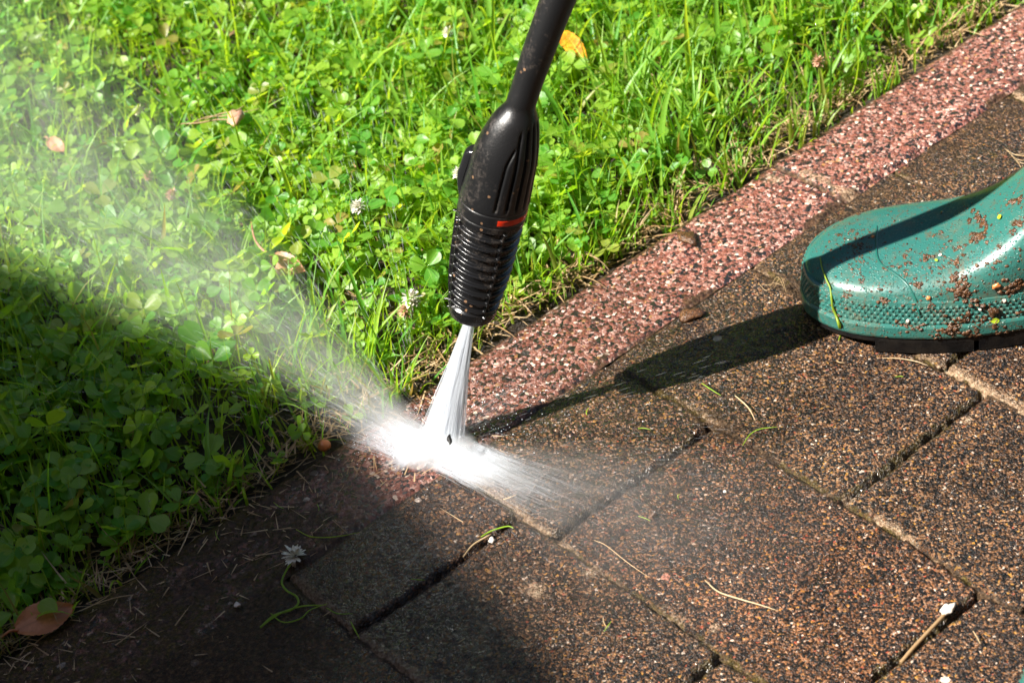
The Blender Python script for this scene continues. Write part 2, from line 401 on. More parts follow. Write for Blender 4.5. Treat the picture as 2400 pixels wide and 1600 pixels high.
    dirt = np.maximum(dirt, .8*np.exp(-((u-13.7)/.7)**2-((v+3.2)/3.2)**2))
    dirt = np.maximum(dirt, .6*np.exp(-(v/.22)**2))
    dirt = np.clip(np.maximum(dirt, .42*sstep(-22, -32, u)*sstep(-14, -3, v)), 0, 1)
    return z, r3**2.2, dirt, moss, pale
PALE = []
for px, py, s in ((1362, 1312, .8), (2200, 852, .7), (2222, 962, .5), (1950, 1140, .7), (2120, 805, .8), (1640, 1440, .5)):
    q = G(px, py)/cm; PALE.append((q[0], q[1], s))
def field_sheet(us, vs, fn):
    U, V = np.meshgrid(us, vs, indexing='ij')
    z, *att = fn(U, V)
    P = np.stack([U*cm, V*cm, z*cm], -1).reshape(-1, 3)
    return P, gridF(len(us), len(vs))[:, ::-1], [x.ravel() for x in att]
fine = field_sheet(np.arange(-52, 64, .16), np.arange(-47, .001, .16), paver_fields)
sheets = [fine]
U0, U1, V0 = -52, -52+.16*(len(np.arange(-52, 64, .16))-1), -47
for us, vs in ((np.arange(-170, -51.9, .5), np.arange(-160, .01, .5)), (np.arange(U1, 170, .5), np.arange(-160, .01, .5)), (np.arange(-52, U1+.3, .5), np.arange(-160, -46.9, .5))):
    sheets.append(field_sheet(us, vs, paver_fields))
V_, F_ = join([(s[0], s[1]) for s in sheets])
att = [np.concatenate([s[2][i] for s in sheets]) for i in range(4)]
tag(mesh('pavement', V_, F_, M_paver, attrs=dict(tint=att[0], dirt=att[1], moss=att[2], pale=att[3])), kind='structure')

KERBW = 7.65
def kerb_fields(u, v):
    uu = u+(vnoise(u*.8, v*.8, 71)-.5)*.15
    vv = v+(vnoise(u*.5, v*.5, 72)-.5)*.16
    j = np.minimum(np.abs(uu-23.45), np.minimum(np.abs(uu+76.5), np.abs(uu-123.5)))-.10
    right = uu > 23.45
    dL = KERBW-vv; dR = vv+.3
    h = np.zeros(u.shape)
    for d, Rb, dp in ((dL, .9, .55), (dR, .10, .03), (j, .25, .16)):
        dd = d+(vnoise(u*3, v*3, 73)-.5)*.12
        h = np.minimum(h, np.where(dd < Rb, -dp*(1-np.sqrt(np.clip(1-((Rb-np.clip(dd, 0, Rb))/Rb)**2, 0, 1))), 0)+np.where(dd < 0, np.maximum(dd*10, -3.5), 0))
    h = h+.04+np.where(right, .15, 0)+(fbm(u*.3, v*.3, 3, 75)-.5)*.14+(fbm(u*3, v*3, 3, 76)-.5)*.05
    mud = -.10+(fbm(u*.5, v*.5, 2, 77)-.5)*.22
    isj = ((j < .5) | (dR < .4)) & (dL > .2)
    mk = np.where(isj, sstep(-.1, .06, mud-h), 0); z = np.where(isj, np.maximum(h, mud), h)
    dirt = mk*.9+.30*np.exp(-((dR-.3)/.45)**2)*sstep(.4, .6, fbm(u*.2, v*.3, 2, 78))+.38*np.exp(-(dL/.8)**2)
    dirt = np.maximum(dirt,   .34*sstep(-15, -27, u)*(.5+1.0*fbm(u*.3, v*.3, 2, 81)))
    dirt = np.maximum(dirt, .75*sstep(-12, -22, u)*np.exp(-(dL/1.6)**2)*(fbm(u*.35, v*.35, 2, 82)+.5))
    moss = .30*sstep(-17, -26, u)*sstep(.4, .6, fbm(u*.15, v*.25, 2, 79))+.4*np.exp(-(dL/.7)**2)*(fbm(u*.3, v*.3, 2, 80) > .55)
    pale = .5*np.exp(-(((u-24.2)/.7)**2))*(fbm(u*.5, v*.5, 2, 88) > .45)+.45*np.exp(-(((u-22.2)/1.2)**2+((v-6.2)/1.4)**2))
    z = z-(.16+np.where(right, .16, 0))*np.exp(-(v/.32)**2)*(.7+.5*fbm(u*.8, v*.8, 2, 86))
    dirt = np.maximum(dirt, .50*np.exp(-(v/.9)**2)*sstep(.52, .66, fbm(u*.35, v*.5, 3, 87)))
    z = z+.35*sstep(-12, -24, u)*np.exp(-(np.maximum(dL-.5, 0)/.8)**2)*(fbm(u*.6, v*.6, 3, 83)-.2)
    return z, 0*u, np.clip(dirt, 0, 1), moss, pale
k1 = field_sheet(np.arange(-52, 64, .16), np.concatenate([[0.0], np.arange(.08, KERBW+.01, .155), [KERBW+.04]]), kerb_fields)
k2 = field_sheet(np.arange(-170, -51.9, .4), np.concatenate([[0.0], np.arange(.08, KERBW+.01, .38), [KERBW+.04]]), kerb_fields)
k3 = field_sheet(np.arange(U1, 170, .4), np.concatenate([[0.0], np.arange(.08, KERBW+.01, .38), [KERBW+.04]]), kerb_fields)
V_, F_ = join([(s[0], s[1]) for s in (k1, k2, k3)])
att = [np.concatenate([s[2][i] for s in (k1, k2, k3)]) for i in range(4)]
tag(mesh('kerb', V_, F_, M_kerb, attrs=dict(tint=att[0], dirt=att[1], moss=att[2], pale=att[3])), kind='structure')

# ---------------------------------------------------------------- ground
def soil_h(u, v):
    d = v-KERBW
    base = -.9+.9*sstep(1.0, 9, d)
    return base+(fbm(u*.18, v*.18, 3, 91)-.5)*1.6+(fbm(u*1.1, v*1.1, 3, 92)-.5)*.8
def soil_fields(u, v):
    return soil_h(u, v), np.clip((np.hypot(u, v-40)-140)/60, 0, 1)
P1, F1, A1 = field_sheet(np.arange(-170, 170, .8), np.concatenate([np.arange(7.4, 110, .7), np.arange(110, 230, 3)]), soil_fields)
mesh_soil = tag(mesh('ground', P1, F1, M_soil, attrs=dict(far=A1[0])), kind='structure')
big = np.array([[-60, -60, -.045], [60, -60, -.045], [60, 60, -.045], [-60, 60, -.045]], float)
a = NT('far_ground'); nz = a.noise(3, 5, .6)
M_far = a.surf(a.n('BsdfPrincipled', {'Base Color': (a.ramp((nz, 0), [(.3, (.03, .055, .012)), (.7, (.07, .12, .02))]), 0), 'Roughness': .7}))
tag(mesh('lawn_field', big, np.array([[0, 1, 2, 3]]), M_far, smooth=False), kind='structure')

# ---------------------------------------------------------------- clover and grass
def in_dense(u, v):
    """distance outside the part of the lawn the photo shows (cm)"""
    e1 = (u*(79.7-7.7)+v*(52.4+.4)-(52.4*79.7-7.7*-.4))/88.0     # line through (-.4,79.7),(52.4,7.7)
    n2 = np.array([-(79.7-6.1), 44.1]); n2 = n2/np.linalg.norm(n2)
    e2 = (u+44.5)*n2[0]+(v-6.1)*n2[1]
    return np.maximum(e1, e2)
def scatter(n, keep):
    """n candidates over the near lawn, denser where the photo looks"""
    u = rng.uniform(-160, 165, n); v = rng.uniform(KERBW+.1, 200, n)
    p = np.where(in_dense(u, v) < 9, 1.0, .22)*keep(u, v)
    m = rng.uniform(0, 1, n) < p
    return u[m], v[m]
def clover_density(u, v):
    edge = sstep(0.2, 4.5, v-KERBW)
    patch = .35+.85*sstep(.32, .58, fbm(u*.07, v*.07, 3, 101))
    right = 1-.62*sstep(2, 22, u-.0*v)*sstep(45, 20, v)
    lowleft = 1-.45*np.exp(-(((u+14)/12)**2+((v-13)/8)**2))
    return np.clip(edge*patch*right*lowleft, 0, 1)
def leaflet_template():
    js = np.array([0, .16, .36, .58, .78, .93, 1.0]); ws = np.array([.05, .42, .78, 1.0, .93, .62, .30])
    xs = np.array([-1, -.55, 0, .55, 1.0])
    V = []; cen = []
    for j, wd in zip(js, ws):
        for x in xs:
            y = j
            if j > .9: y = j-.07*(1-abs(x))*1.2
            V.append((x*wd*.44, y, 0)); cen.append(abs(x)*max(wd, .3))
    return np.array(V), np.array(cen), gridF(len(js), len(xs))
LT, LC, LF = leaflet_template()
def clover(u, v, hts, size, smallf=None):
    n = len(u); Rz = frames(n)
    tilt = rng.normal(0, .38, n)+.05; Rx = rotx(tilt); Ry = roty(rng.normal(0, .34, n))
    Rb = np.einsum('nij,njk,nkl->nil', Rz, Rx, Ry)
    allV, allF, rn, ce, ye = [], [], [], [], []; off = 0
    lr = np.clip(rng.normal(.45, .30, n), 0, 1); yl = np.where(rng.uniform(0, 1, n) < .07, rng.uniform(.15, .9, n), 0)
    z0 = soil_h(u, v)+hts
    for k in range(3):
        fold = np.clip(rng.normal(.30, .16, n), -.05, .8); droop = rng.normal(-.02, .2, n); lift = rng.normal(.18, .2, n)
        T = np.repeat(LT[None], n, 0)
        sz = size*rng.uniform(.85, 1.12, n)
        X = T[:, :, 0]; Y = T[:, :, 1]
        Z = np.abs(X)*fold[:, None]*1.1-droop[:, None]*Y**2*.5+lift[:, None]*Y*.6+.03*np.sin(X*9+Y*7+k)
        P = np.stack([X, Y*.98+.06, Z], -1)*sz[:, None, None]
        a = np.full(n, k*2*pi/3)+rng.normal(0, .12, n)
        P = np.einsum('nij,npj->npi', rotz(a), P); P = np.einsum('nij,npj->npi', Rb, P)
        P += np.stack([u, v, z0], -1)[:, None]
        m = P.shape[1]
        allV.append(P.reshape(-1, 3)); allF.append((LF[None]+(np.arange(n)*m)[:, None, None]+off).reshape(-1, 4)); off += n*m
        rn.append(np.repeat(np.clip(lr+rng.normal(0, .12, n), 0, 1), m)); ye.append(np.repeat(yl, m)); ce.append(np.tile(LC, n))
    # petioles
    t = np.linspace(0, 1, 4)
    base = np.stack([u+rng.normal(0, .5, n), v+rng.normal(0, .5, n), soil_h(u, v)-.2], -1); top = np.stack([u, v, z0], -1)
    for wdir in (np.array([.055, 0, 0]), np.array([0, .055, 0])):
        C = base[:, None]*(1-t)[None, :, None]+top[:, None]*t[None, :, None]
        P = np.stack([C-wdir, C+wdir], 2).reshape(n, 8, 3)
        Fp = gridF(4, 2)
        allV.append(P.reshape(-1, 3)); allF.append((Fp[None]+(np.arange(n)*8)[:, None, None]+off).reshape(-1, 4)); off += n*8
        rn.append(np.full(n*8, .9)); ye.append(np.full(n*8, .1)); ce.append(np.full(n*8, .5))
    return np.concatenate(allV)*cm, np.concatenate(allF), np.concatenate(rn), np.concatenate(ce), np.concatenate(ye)
cu, cv = scatter(165000, lambda u, v: clover_density(u, v)*.52)
hh = rng.uniform(.5, 3.6, len(cu))*(.55+.45*sstep(0, 8, cv-KERBW))
big_ = np.where((cu < -5) & (cv < 45), 1.12, 1.0)
sizes = np.clip(rng.normal(.80, .27, len(cu)), .45, 1.7)*big_*(.75+.25*(hh/3.6)+.1)
V_, F_, rn, ce, ye = clover(cu, cv, hh, sizes)
print('clover leaves', len(cu))
tag(mesh('clover', V_, F_, M_clover, attrs=dict(rnd=rn, cen=ce, yel=ye)), 'ground cover of three-lobed clover leaves wet with spray left of the kerb', 'clover', kind='stuff')
clV = V_

def blades(u, v, z, L, wd, az, lean, curl, rnd, yel, seg=6, twist=None):
    n = len(u); t = np.linspace(0, 1, seg)
    ang = lean[:, None]+curl[:, None]*t[None]**1.2
    dl = (L/(seg-1))[:, None]
    rr = np.concatenate([np.zeros((n, 1)), np.cumsum(np.sin(ang[:, :-1])*dl, 1)], 1)
    zz = np.concatenate([np.zeros((n, 1)), np.cumsum(np.cos(ang[:, :-1])*dl, 1)], 1)
    cx = u[:, None]+rr*np.cos(az)[:, None]; cy = v[:, None]+rr*np.sin(az)[:, None]; cz = z[:, None]+zz
    wt = (1-t**2.2)*.95+.05; wt = wt[None]*wd[:, None]*.5
    tw = az[:, None]+pi/2+(twist[:, None]*t[None] if twist is not None else 0)
    sx = np.cos(tw)*wt; sy = np.sin(tw)*wt
    C = np.stack([cx, cy, cz], -1); S = np.stack([sx, sy, np.zeros_like(sx)], -1)
    dn = np.stack([np.cos(az)[:, None]*np.cos(ang)*wt*-.5, np.sin(az)[:, None]*np.cos(ang)*wt*-.5, np.sin(ang)*wt*.5], -1)
    P = np.stack([C-S, C+dn*-1.0, C+S], 2).reshape(n, seg*3, 3)
    Fb = gridF(seg, 3)
    F = (Fb[None]+(np.arange(n)*seg*3)[:, None, None]).reshape(-1, 4)
    m = seg*3
    return P.reshape(-1, 3)*cm, F, np.repeat(rnd, m), np.tile(np.tile([1, 0, 1.0], seg), n), np.repeat(yel, m)
def grass_density(u, v):
    edge = .35+.65*sstep(0, 2.5, v-KERBW)
    tuft = .55+.8*sstep(.40, .62, fbm(u*.16, v*.16, 3, 111))
    right = .62+.6*sstep(0, 20, u)
    return np.clip(edge*tuft*right, 0, 1)
gu, gv = scatter(400000, lambda u, v: grass_density(u, v)*.50)
n = len(gu); print('grass blades', n)
nearedge = sstep(7, 0, gv-KERBW)
L = np.clip(rng.gamma(5, .72, n), 1.3, 8.5)*(1-.25*nearedge); wd = np.clip(rng.normal(.17, .07, n), .07, .46)
bw = (rng.uniform(0, 1, n) < .16*(.4+sstep(0, 20, gu))); wd = np.where(bw, wd*2.1, wd); L = np.where(bw, L*1.45, L)
yel = np.where(rng.uniform(0, 1, n) < .04+.30*nearedge, rng.uniform(.25, 1, n), 0)
g = blades(gu, gv, soil_h(gu, gv)-.2, L, wd, rng.uniform(0, 2*pi, n), np.abs(rng.normal(.25, .32, n)), rng.normal(.65, .55, n),
           np.clip(rng.normal(.35, .25, n), 0, 1), yel, 6, rng.normal(0, .8, n))
# tufts that lean out over the kerb and the strands blown flat by the spray
def tuft(x, y, k, Lr, spread=1.0, az0=None, lean=.35, yl=.15, wr=(.13, .32)):
    q = G(x, y)/cm; uu = q[0]+rng.normal(0, .45*spread, k); vv = np.maximum(q[1]+rng.normal(0, .35*spread, k), KERBW+.1)
    az = rng.uniform(0, 2*pi, k) if az0 is None else az0+rng.normal(0, .55, k)
    return blades(uu, vv, soil_h(uu, vv)-.2, rng.uniform(*Lr, k), rng.uniform(*wr, k), az, np.abs(rng.normal(lean, .2, k)), rng.normal(.45, .35, k),
                  np.clip(rng.normal(.45, .25, k), 0, 1), np.where(rng.uniform(0, 1, k) < yl, rng.uniform(.3, 1, k), 0), 7, rng.normal(0, .5, k))
AZL = math.atan2(-.15, -1)    # away from the kerb line, blown left
T_ = [tuft(895, 905, 16, (3, 6)), tuft(935, 890, 8, (3, 5)), tuft(860, 830, 22, (3.5, 7), 1.6), tuft(720, 790, 30, (3, 7), 3, None, .6),
      tuft(650, 900, 30, (2.5, 6), 2.5, None, .5, .4), tuft(760, 900, 26, (2.5, 6), 2.5, None, .55, .45), tuft(1010, 730, 14, (2.5, 5), 1.5),
      tuft(1160, 720, 10, (2, 4), 1), tuft(1230, 640, 14, (2.5, 4.5), 1.5), tuft(1320, 600, 12, (2.5, 4.5), 1.2), tuft(1400, 560, 14, (2.5, 5), 1.2),
      tuft(1540, 480, 16, (2.5, 5), 1.5), tuft(1680, 400, 14, (3, 6), 1.2), tuft(1470, 280, 26, (5, 9), 2.5, None, .5, .02, (.25, .5)), tuft(1390, 180, 16, (5, 9), 2, None, .6, .02, (.3, .55)),
      tuft(1600, 330, 22, (4, 8), 2.5, None, .5, .05, (.2, .42)), tuft(2050, 210, 14, (2, 4), 1.5), tuft(1880, 330, 12, (2, 4), 1.5, None, .3, .4),
      tuft(600, 960, 18, (2, 4), 1.5, None, .3, .4), tuft(700, 1010, 16, (1.6, 3.4), 1.4, None, .25, .45), tuft(480, 1110, 14, (2, 5), 1.6, None, .5, .1), tuft(330, 1180, 12, (2, 5), 2, None, .6, .1),
      tuft(250, 560, 18, (4, 8), 2.5, None, .6, .02), tuft(420, 620, 22, (4, 8), 3, None, .6, .02), tuft(560, 640, 22, (4, 8), 3, None, .6, .02)]
allb = [g]+T_
V_, F_ = join([(b[0], b[1]) for b in allb])
tag(mesh('grass', V_, F_, M_grass, attrs=dict(rnd=np.concatenate([b[2] for b in allb]), cen=np.concatenate([b[3] for b in allb]), yel=np.concatenate([b[4] for b in allb]))),
    'short wet lawn grass growing among the clover and along the kerb', 'grass', kind='stuff')
grV = V_
# dry litter at the lawn's edge
def litter(n, umin, umax, vs):
    u = rng.uniform(umin, umax, n); v = KERBW+1.0+np.abs(rng.normal(0, vs, n))
    return u, v
lu, lv = litter(3000, -60, 75, 1.6); lu2, lv2 = rng.uniform(-50, 60, 2200), rng.uniform(KERBW, 80, 2200)
lu = np.concatenate([lu, lu2]); lv = np.concatenate([lv, lv2]); n = len(lu)
g2 = blades(lu, lv, soil_h(lu, lv)+rng.uniform(.0, 1.0, n), np.clip(rng.gamma(3, .55, n), .4, 4.5), rng.uniform(.05, .16, n), rng.uniform(0, 2*pi, n), np.abs(rng.normal(1.35, .3, n)), rng.normal(.1, .5, n),
            rng.uniform(0, 1, n), rng.uniform(0, 1, n), 5, rng.normal(0, 1, n))
tag(mesh('dry_grass', g2[0], g2[1], M_straw, attrs=dict(rnd=g2[2])), 'tangle of dead straw coloured grass on the soil beside the kerb', 'dead grass', kind='stuff')

# ---------------------------------------------------------------- loose blades on the stones
def strand(name, pts, wcm, mat, label, cat, group=None, z=.12, n=16, flat=False, taper=True, rnd=.6):
    P = []
    for p in pts:
        q = G(p[0], p[1], (z if len(p) < 3 else p[2])*cm); P.append(q)
    C = spline(P, n); t = np.linspace(0, 1, n); rad = wcm*.32*cm*(np.sin(np.clip(t*.9+.1, 0, 1)*pi)**.45 if taper else 1)
    V, F = tube(C, np.maximum(rad, .00012), 6)
    o = mesh(name, V, F, mat, attrs=dict(rnd=np.full(len(V), rnd), cen=np.full(len(V), .7), yel=np.zeros(len(V))))
    return tag(o, label, cat, group)
GB = 'loose blades lying on the paving'
strand('loose_straw', [(1620, 1332), (1650, 1358), (1700, 1375), (1745, 1388), (1788, 1402)], .17, M_straw, 'long bent straw blade on the paver at the lower right of the spray', 'grass blade', GB, .3, rnd=.95)
strand('loose_grass', [(1688, 908), (1705, 922), (1722, 940), (1735, 966)], .15, M_straw, 'pale curved blade on the big paver below the nozzle shadow, right one of two', 'grass blade', GB, .3, rnd=1)
strand('loose_grass', [(1612, 880), (1632, 893), (1656, 908)], .11, M_grass, 'short green blade just below the nozzle shadow, left one of two', 'grass blade', GB, .3, rnd=.8)
strand('loose_straw', [(2026, 822), (2065, 823), (2105, 830), (2132, 840)], .11, M_straw, 'thin straw arc on the paver right under the boot sole', 'grass blade', GB, .3, rnd=.9)
strand('green_sprig', [(1706, 1022), (1722, 998), (1745, 985), (1785, 980)], .10, M_grass, 'small forked green sprig on the paver joint in the middle right', 'sprig', None, .35, rnd=.9)
strand('loose_straw', [(2235, 1448), (2244, 1462), (2252, 1478)], .13, M_straw, 'short straw bit across the joint near the lower right corner', 'grass blade', GB, .3, rnd=.8)
strand('loose_straw', [(2352, 1060), (2362, 1090), (2370, 1100)], .16, M_straw, 'yellow blade bit at the right edge of the picture', 'grass blade', GB, .3, rnd=.8)
strand('loose_grass', [(408, 1275), (425, 1240), (443, 1196), (446, 1185)], .16, M_straw, 'pale stiff blade standing at the shaded lawn edge', 'grass blade', GB, .8, rnd=1)
strand('loose_grass', [(680, 1215), (715, 1232), (770, 1232), (825, 1222)], .11, M_grass, 'thin pale blade in the shade above the fallen clover flower', 'grass blade', GB, .3, rnd=1)
strand('loose_grass', [(598, 1440), (640, 1410), (690, 1392), (750, 1388)], .16, M_grass, 'straight cut stem crossing the curled one below the clover flower', 'grass stem', GB, .3, rnd=.9)
strand('loose_grass', [(622, 1408), (650, 1428), (690, 1420), (712, 1400), (752, 1385)], .13, M_grass, 'curled green stem on the dark pavers left of bottom centre', 'grass stem', GB, .35, rnd=.8)
strand('loose_grass', [(750, 1395), (775, 1408), (810, 1408)], .12, M_grass, 'short dark green stem running right from the curled stems', 'grass stem', GB, .3, rnd=.5)
strand('loose_grass', [(806, 1428), (815, 1445), (826, 1466)], .14, M_grass, 'short straight blade on the joint right of the curled stems', 'grass blade', GB, .3, rnd=.9)
strand('loose_straw', [(1064, 1278), (1085, 1252), (1112, 1235), (1128, 1226)], .2, M_straw, 'straw wisp stuck in the joint under the spray', 'grass blade', GB, .3, rnd=.9)
strand('loose_grass', [(1105, 1232), (1130, 1218), (1165, 1208), (1180, 1212)], .16, M_grass, 'green wisp stuck in the joint under the spray', 'grass blade', GB, .3, rnd=.9)
strand('loose_straw', [(1365, 1240), (1392, 1252), (1440, 1290), (1490, 1325)], .09, M_straw, 'very thin straw lying along the long joint at bottom centre', 'grass blade', GB, .3, rnd=.8)
strand('loose_straw', [(545, 1300), (590, 1278), (640, 1255)], .07, M_straw, 'thin reddish straw in the shade beside the kerb moss', 'grass blade', GB, .5, rnd=.1)
strand('loose_straw', [(215, 1388), (265, 1372), (305, 1365)], .12, M_straw, 'pale straw on the kerb right of the brown fallen leaf', 'grass blade', GB, .5, rnd=.7)
for k, (x, y) in enumerate(((1150, 1360), (1350, 945), (1480, 985), (1390, 1430), (1395, 1438), (2065, 865), (1930, 830), (1480, 1190), (1560, 1140), (880, 1110), (730, 1165), (640, 1160), (1060, 1470), (500, 1230), (960, 1330))):
    a_ = random.uniform(0, pi); l_ = random.uniform(9, 22)
    strand('grass_clipping', [(x-l_*cos(a_), y-l_*sin(a_)*.6), (x+random.uniform(-4, 4), y+random.uniform(-3, 3)), (x+l_*cos(a_), y+l_*sin(a_)*.6)], .09, M_grass if k % 3 else M_straw,
           'short thin grass clipping scattered on the paving', 'grass clipping', 'grass clippings scattered on the paving', .3, 8, rnd=.8)
# straw roots by the far right and at the boot toe
for k in range(7):
    strand('root_fibre', [(2308+k*5, 342+k*5), (2335+k*3, 352+k*7+random.uniform(-5, 5)), (2375, 345+k*11)], .09, M_straw, 'fine dry root strand of the little tuft at the right edge above the boot', 'root', 'root strands at the right edge', .3+.12*k, 8, rnd=.7)
for k in range(5):
    strand('root_fibre', [(1742+k*9, 650+k*3), (1762+k*8, 662-k*7+random.uniform(-6, 6)), (1790+k*4, 640+k*8)], .07, M_straw, 'fine dry curl of root on the paver left of the boot toe', 'root', 'root curls left of the boot toe', .2+.15*k, 10, rnd=.6)
u_ = rng.uniform(-46, -10, 260); v_ = np.abs(rng.normal(0, 4.5, 260)); v_ = KERBW-v_; n = 260
g3 = blades(u_, v_, np.full(n, .22), np.clip(rng.gamma(2.5, .35, n), .3, 2.6), rng.uniform(.04, .12, n), rng.uniform(0, 2*pi, n), rng.normal(1.54, .03, n), rng.normal(0, .05, n), rng.uniform(0, 1, n), rng.uniform(0, 1, n), 4, rng.normal(0, 1, n))
tag(mesh('plant_litter', g3[0], g3[1], M_straw, attrs=dict(rnd=g3[2])), 'bits of dead grass strewn over the shaded end of the kerb', 'litter', kind='stuff')
# stick and stone in the joint at lower right
tag(mesh('stick', *tube(spline([G(2168, 1412, .001), G(2130, 1452, .001), G(2095, 1490, .0005), G(2068, 1522, -.001)], 12), .0012, 8), M_straw, attrs=dict(rnd=np.full(96, .35))), 'peeled twig lying in the open joint at lower right', 'twig')

def lump(name, c, rad, mat, squash=.7, seed=0, sub=2, nrm=None, parent=None, rough=.35, elong=1.0):
    bm = bmesh.new(); bmesh.ops.create_icosphere(bm, subdivisions=sub, radius=1)
    rr = random.Random(seed); ph = [rr.uniform(0, 6.28) for _ in range(6)]; a0 = rr.uniform(0, 2*pi)
    N = Vector(nrm) if nrm is not None else Vector((0, 0, 1)); q = N.to_track_quat('Z', 'Y').to_matrix()
    V = []
    for v in bm.verts:
        p = v.co.copy()
        k = 1+rough*(sin(p.x*3.1+ph[0])*sin(p.y*3.7+ph[1])+.6*sin(p.z*6+p.x*5+ph[2])*sin(p.y*7+ph[3])+.3*sin(11*p.x+ph[4])*sin(12*p.y+ph[5]))
        p = p*k; p.z *= squash; p.x *= elong
        x, y = p.x*cos(a0)-p.y*sin(a0), p.x*sin(a0)+p.y*cos(a0)
        p = q @ Vector((x, y, p.z)); V.append(tuple(np.array(c)+np.array(p)*rad))
    F = [[v.index for v in f.verts] for f in bm.faces]; bm.free()
    return mesh(name, np.array(V), np.array(F), mat, parent)
tag(lump('white_stone', G(2176, 1398, .001), .0030, M_pebble, .6, 3, 3, elong=1.8), 'white stone chip wedged in the open joint at lower right', 'stone')
tag(lump('pebble', G(744, 1022, .002), .0045, M_orange, .9, 5, 3, rough=.1), 'round brown pebble at the lawn edge left of the splash', 'pebble')
tag(lump('mud_crumb', G(1588, 722, .002), .0055, M_mud, .5, 9, 2, elong=1.7), 'dark mud crumb where kerb and paver meet, above the nozzle shadow', 'mud')
tag(lump('mud_crumb', G(1578, 546, .003), .006, M_mud, .4, 11, 2, elong=1.5), 'dark mud crumb on the lawn side edge of the pink kerb', 'mud')
for k, (x, y, s) in enumerate(((1500, 1181, .5), (1665, 1128, .18), (545, 1388, .35), (1130, 1240, .4))):
    tag(lump('pebble', G(x, y, .0015), .0035*s*1.6, M_pebble if k else M_mud, .7, 20+k), ['small dark crumb on the paver in the haze right of the splash', 'tiny pale grain on the paver beside the diagonal open joint', 'tiny white grain on the shaded kerb side pavers', 'tiny pebble beside the wisps in the joint under the spray'][k], 'pebble')

# ---------------------------------------------------------------- fallen leaves
def leaf_shape(name, c, ax, ay, length, width, mat, label, curl=.3, teeth=10, parent=None, notch=0, attrs=True):
    """serrated leaf with a slightly curled blade; ax along, ay across (unit vectors)"""
    nu_, nv_ = 25, 9; ax = np.array(ax); ay = np.array(ay); az = np.cross(ax, ay)
    V = []; ce = []
    for i in range(nu_):
        t = i/(nu_-1); wv = (sin(pi*min(1, t*.94+.05))**.75)*(1-.25*t)
        for j in range(nv_):
            s = (j/(nv_-1)-.5)*2
            e = 1+(.11*abs((t*teeth % 1)-.5)*2 if abs(s) == 1 else 0)
            z = curl*(s*s*.5+.35*sin(t*5)+.12*sin(s*6+t*9)+.05*abs((s*3+t*14) % 1-.5))
            V.append(np.array(c)+ax*(t-.5)*length+ay*s*wv*e*width/2+az*z*width*.4); ce.append(abs(s))
    V = np.array(V)
    return mesh(name, V, gridF(nu_, nv_), mat, parent, attrs=dict(cen=ce, rnd=np.full(len(V), .5), yel=np.zeros(len(V))))
def dead_leaf_mat(name, c1, c2, t):
    a = NT(name)
    c = a.mix(a.ramp((a.noise(120, 4, .6), 0), [(.4, (0, 0, 0)), (.6, (1, 1, 1))]), c1, c2)
    r = a.math('SUBTRACT', 1.0, a.math('MULTIPLY', a.attr('cen'), 9.0, True), True); c = a.mix(a.math('MULTIPLY', r, .5), c, tuple(x*.5 for x in c1))
    p = a.n('BsdfPrincipled', {'Base Color': c, 'Roughness': .4, 'Normal': a.bump((a.noise(400, 3), 0), .5, .001)})
    return a.surf(a.n('MixShader', {0: .3, 1: p, 2: a.n('BsdfTranslucent', {'Color': tuple(t)+(1,)})}))
M_ylw = dead_leaf_mat('yellow_leaf', (.62, .30, .02), (.55, .13, .01), (.8, .4, .02))
M_brn = dead_leaf_mat('brown_leaf', (.62, .25, .10), (.45, .16, .06), (.6, .25, .08))
M_pnk = dead_leaf_mat('pale_dead_leaf', (.55, .30, .20), (.42, .19, .10), (.5, .25, .15))
def view_dirs(x1, y1, x2, y2, z, tilt=.3):
    p = G(x1, y1, z); q = G(x2, y2, z); d = (q-p); L = np.linalg.norm(d); d /= L
    s = np.cross([0, 0, 1.0], d); s = s*cos(tilt)+np.array([0, 0, 1.0])*sin(tilt)
    return (p+q)/2, d, s, L
def leaf_thing(name, x1, y1, x2, y2, z, width, mat, label, cat='leaf', tilt=.3, curl=.3, stalk=None, teeth=10):
    c, d, s, L = view_dirs(x1, y1, x2, y2, z, tilt)
    t = empty(name, tuple(c)); tag(t, label, cat)
    leaf_shape('blade', c, d, s, L, width, mat, label, curl, teeth, t)
    if stalk is None: P = [c-d*L*.48, c-d*L*.6+np.array([0, 0, .002]), c-d*L*.75]
    else: P = [G(*q) for q in stalk]
    V, F = tube(spline(P, 12), np.linspace(.0011, .0006, 12), 6)
    mesh('stalk', V, F, mat, t, attrs=dict(cen=np.ones(len(V)), rnd=np.ones(len(V)), yel=np.zeros(len(V))))
    return t
leaf_thing('fallen_leaf', 1288, 78, 1348, 134, .034, .015, M_ylw, 'orange yellow autumn leaf in the grass just right of the lance tube', tilt=.5, curl=.55, teeth=6)
leaf_thing('fallen_leaf', 38, 1448, 172, 1392, .008, .024, M_brn, 'rust brown fallen leaf at the bottom left, lying in the shade', tilt=.35, curl=.4)
leaf_thing('fallen_leaf', 112, 322, 150, 348, .035, .012, M_pnk, 'small pinkish dead leaf in the clover at the far left', tilt=.4, curl=.6, teeth=4)
leaf_thing('fallen_leaf', 620, 598, 700, 622, .026, .018, M_pnk, 'tan dead leaf in the clover with a long curved stalk, left of the nozzle', tilt=.6, curl=.6, stalk=[(640, 597, .03), (605, 575, .034), (585, 548, .036), (577, 510, .038)])
c, d, s, L = view_dirs(92, 1385, 130, 1400, .014, .2)
t = empty('leaf_scrap', tuple(c)); tag(t, 'round green clover leaflet lying on the rust brown fallen leaf', 'clover leaf')
leaf_shape('leaflet', c, d, s, L*1.1, .012, M_clover, '', .2, 0, t)
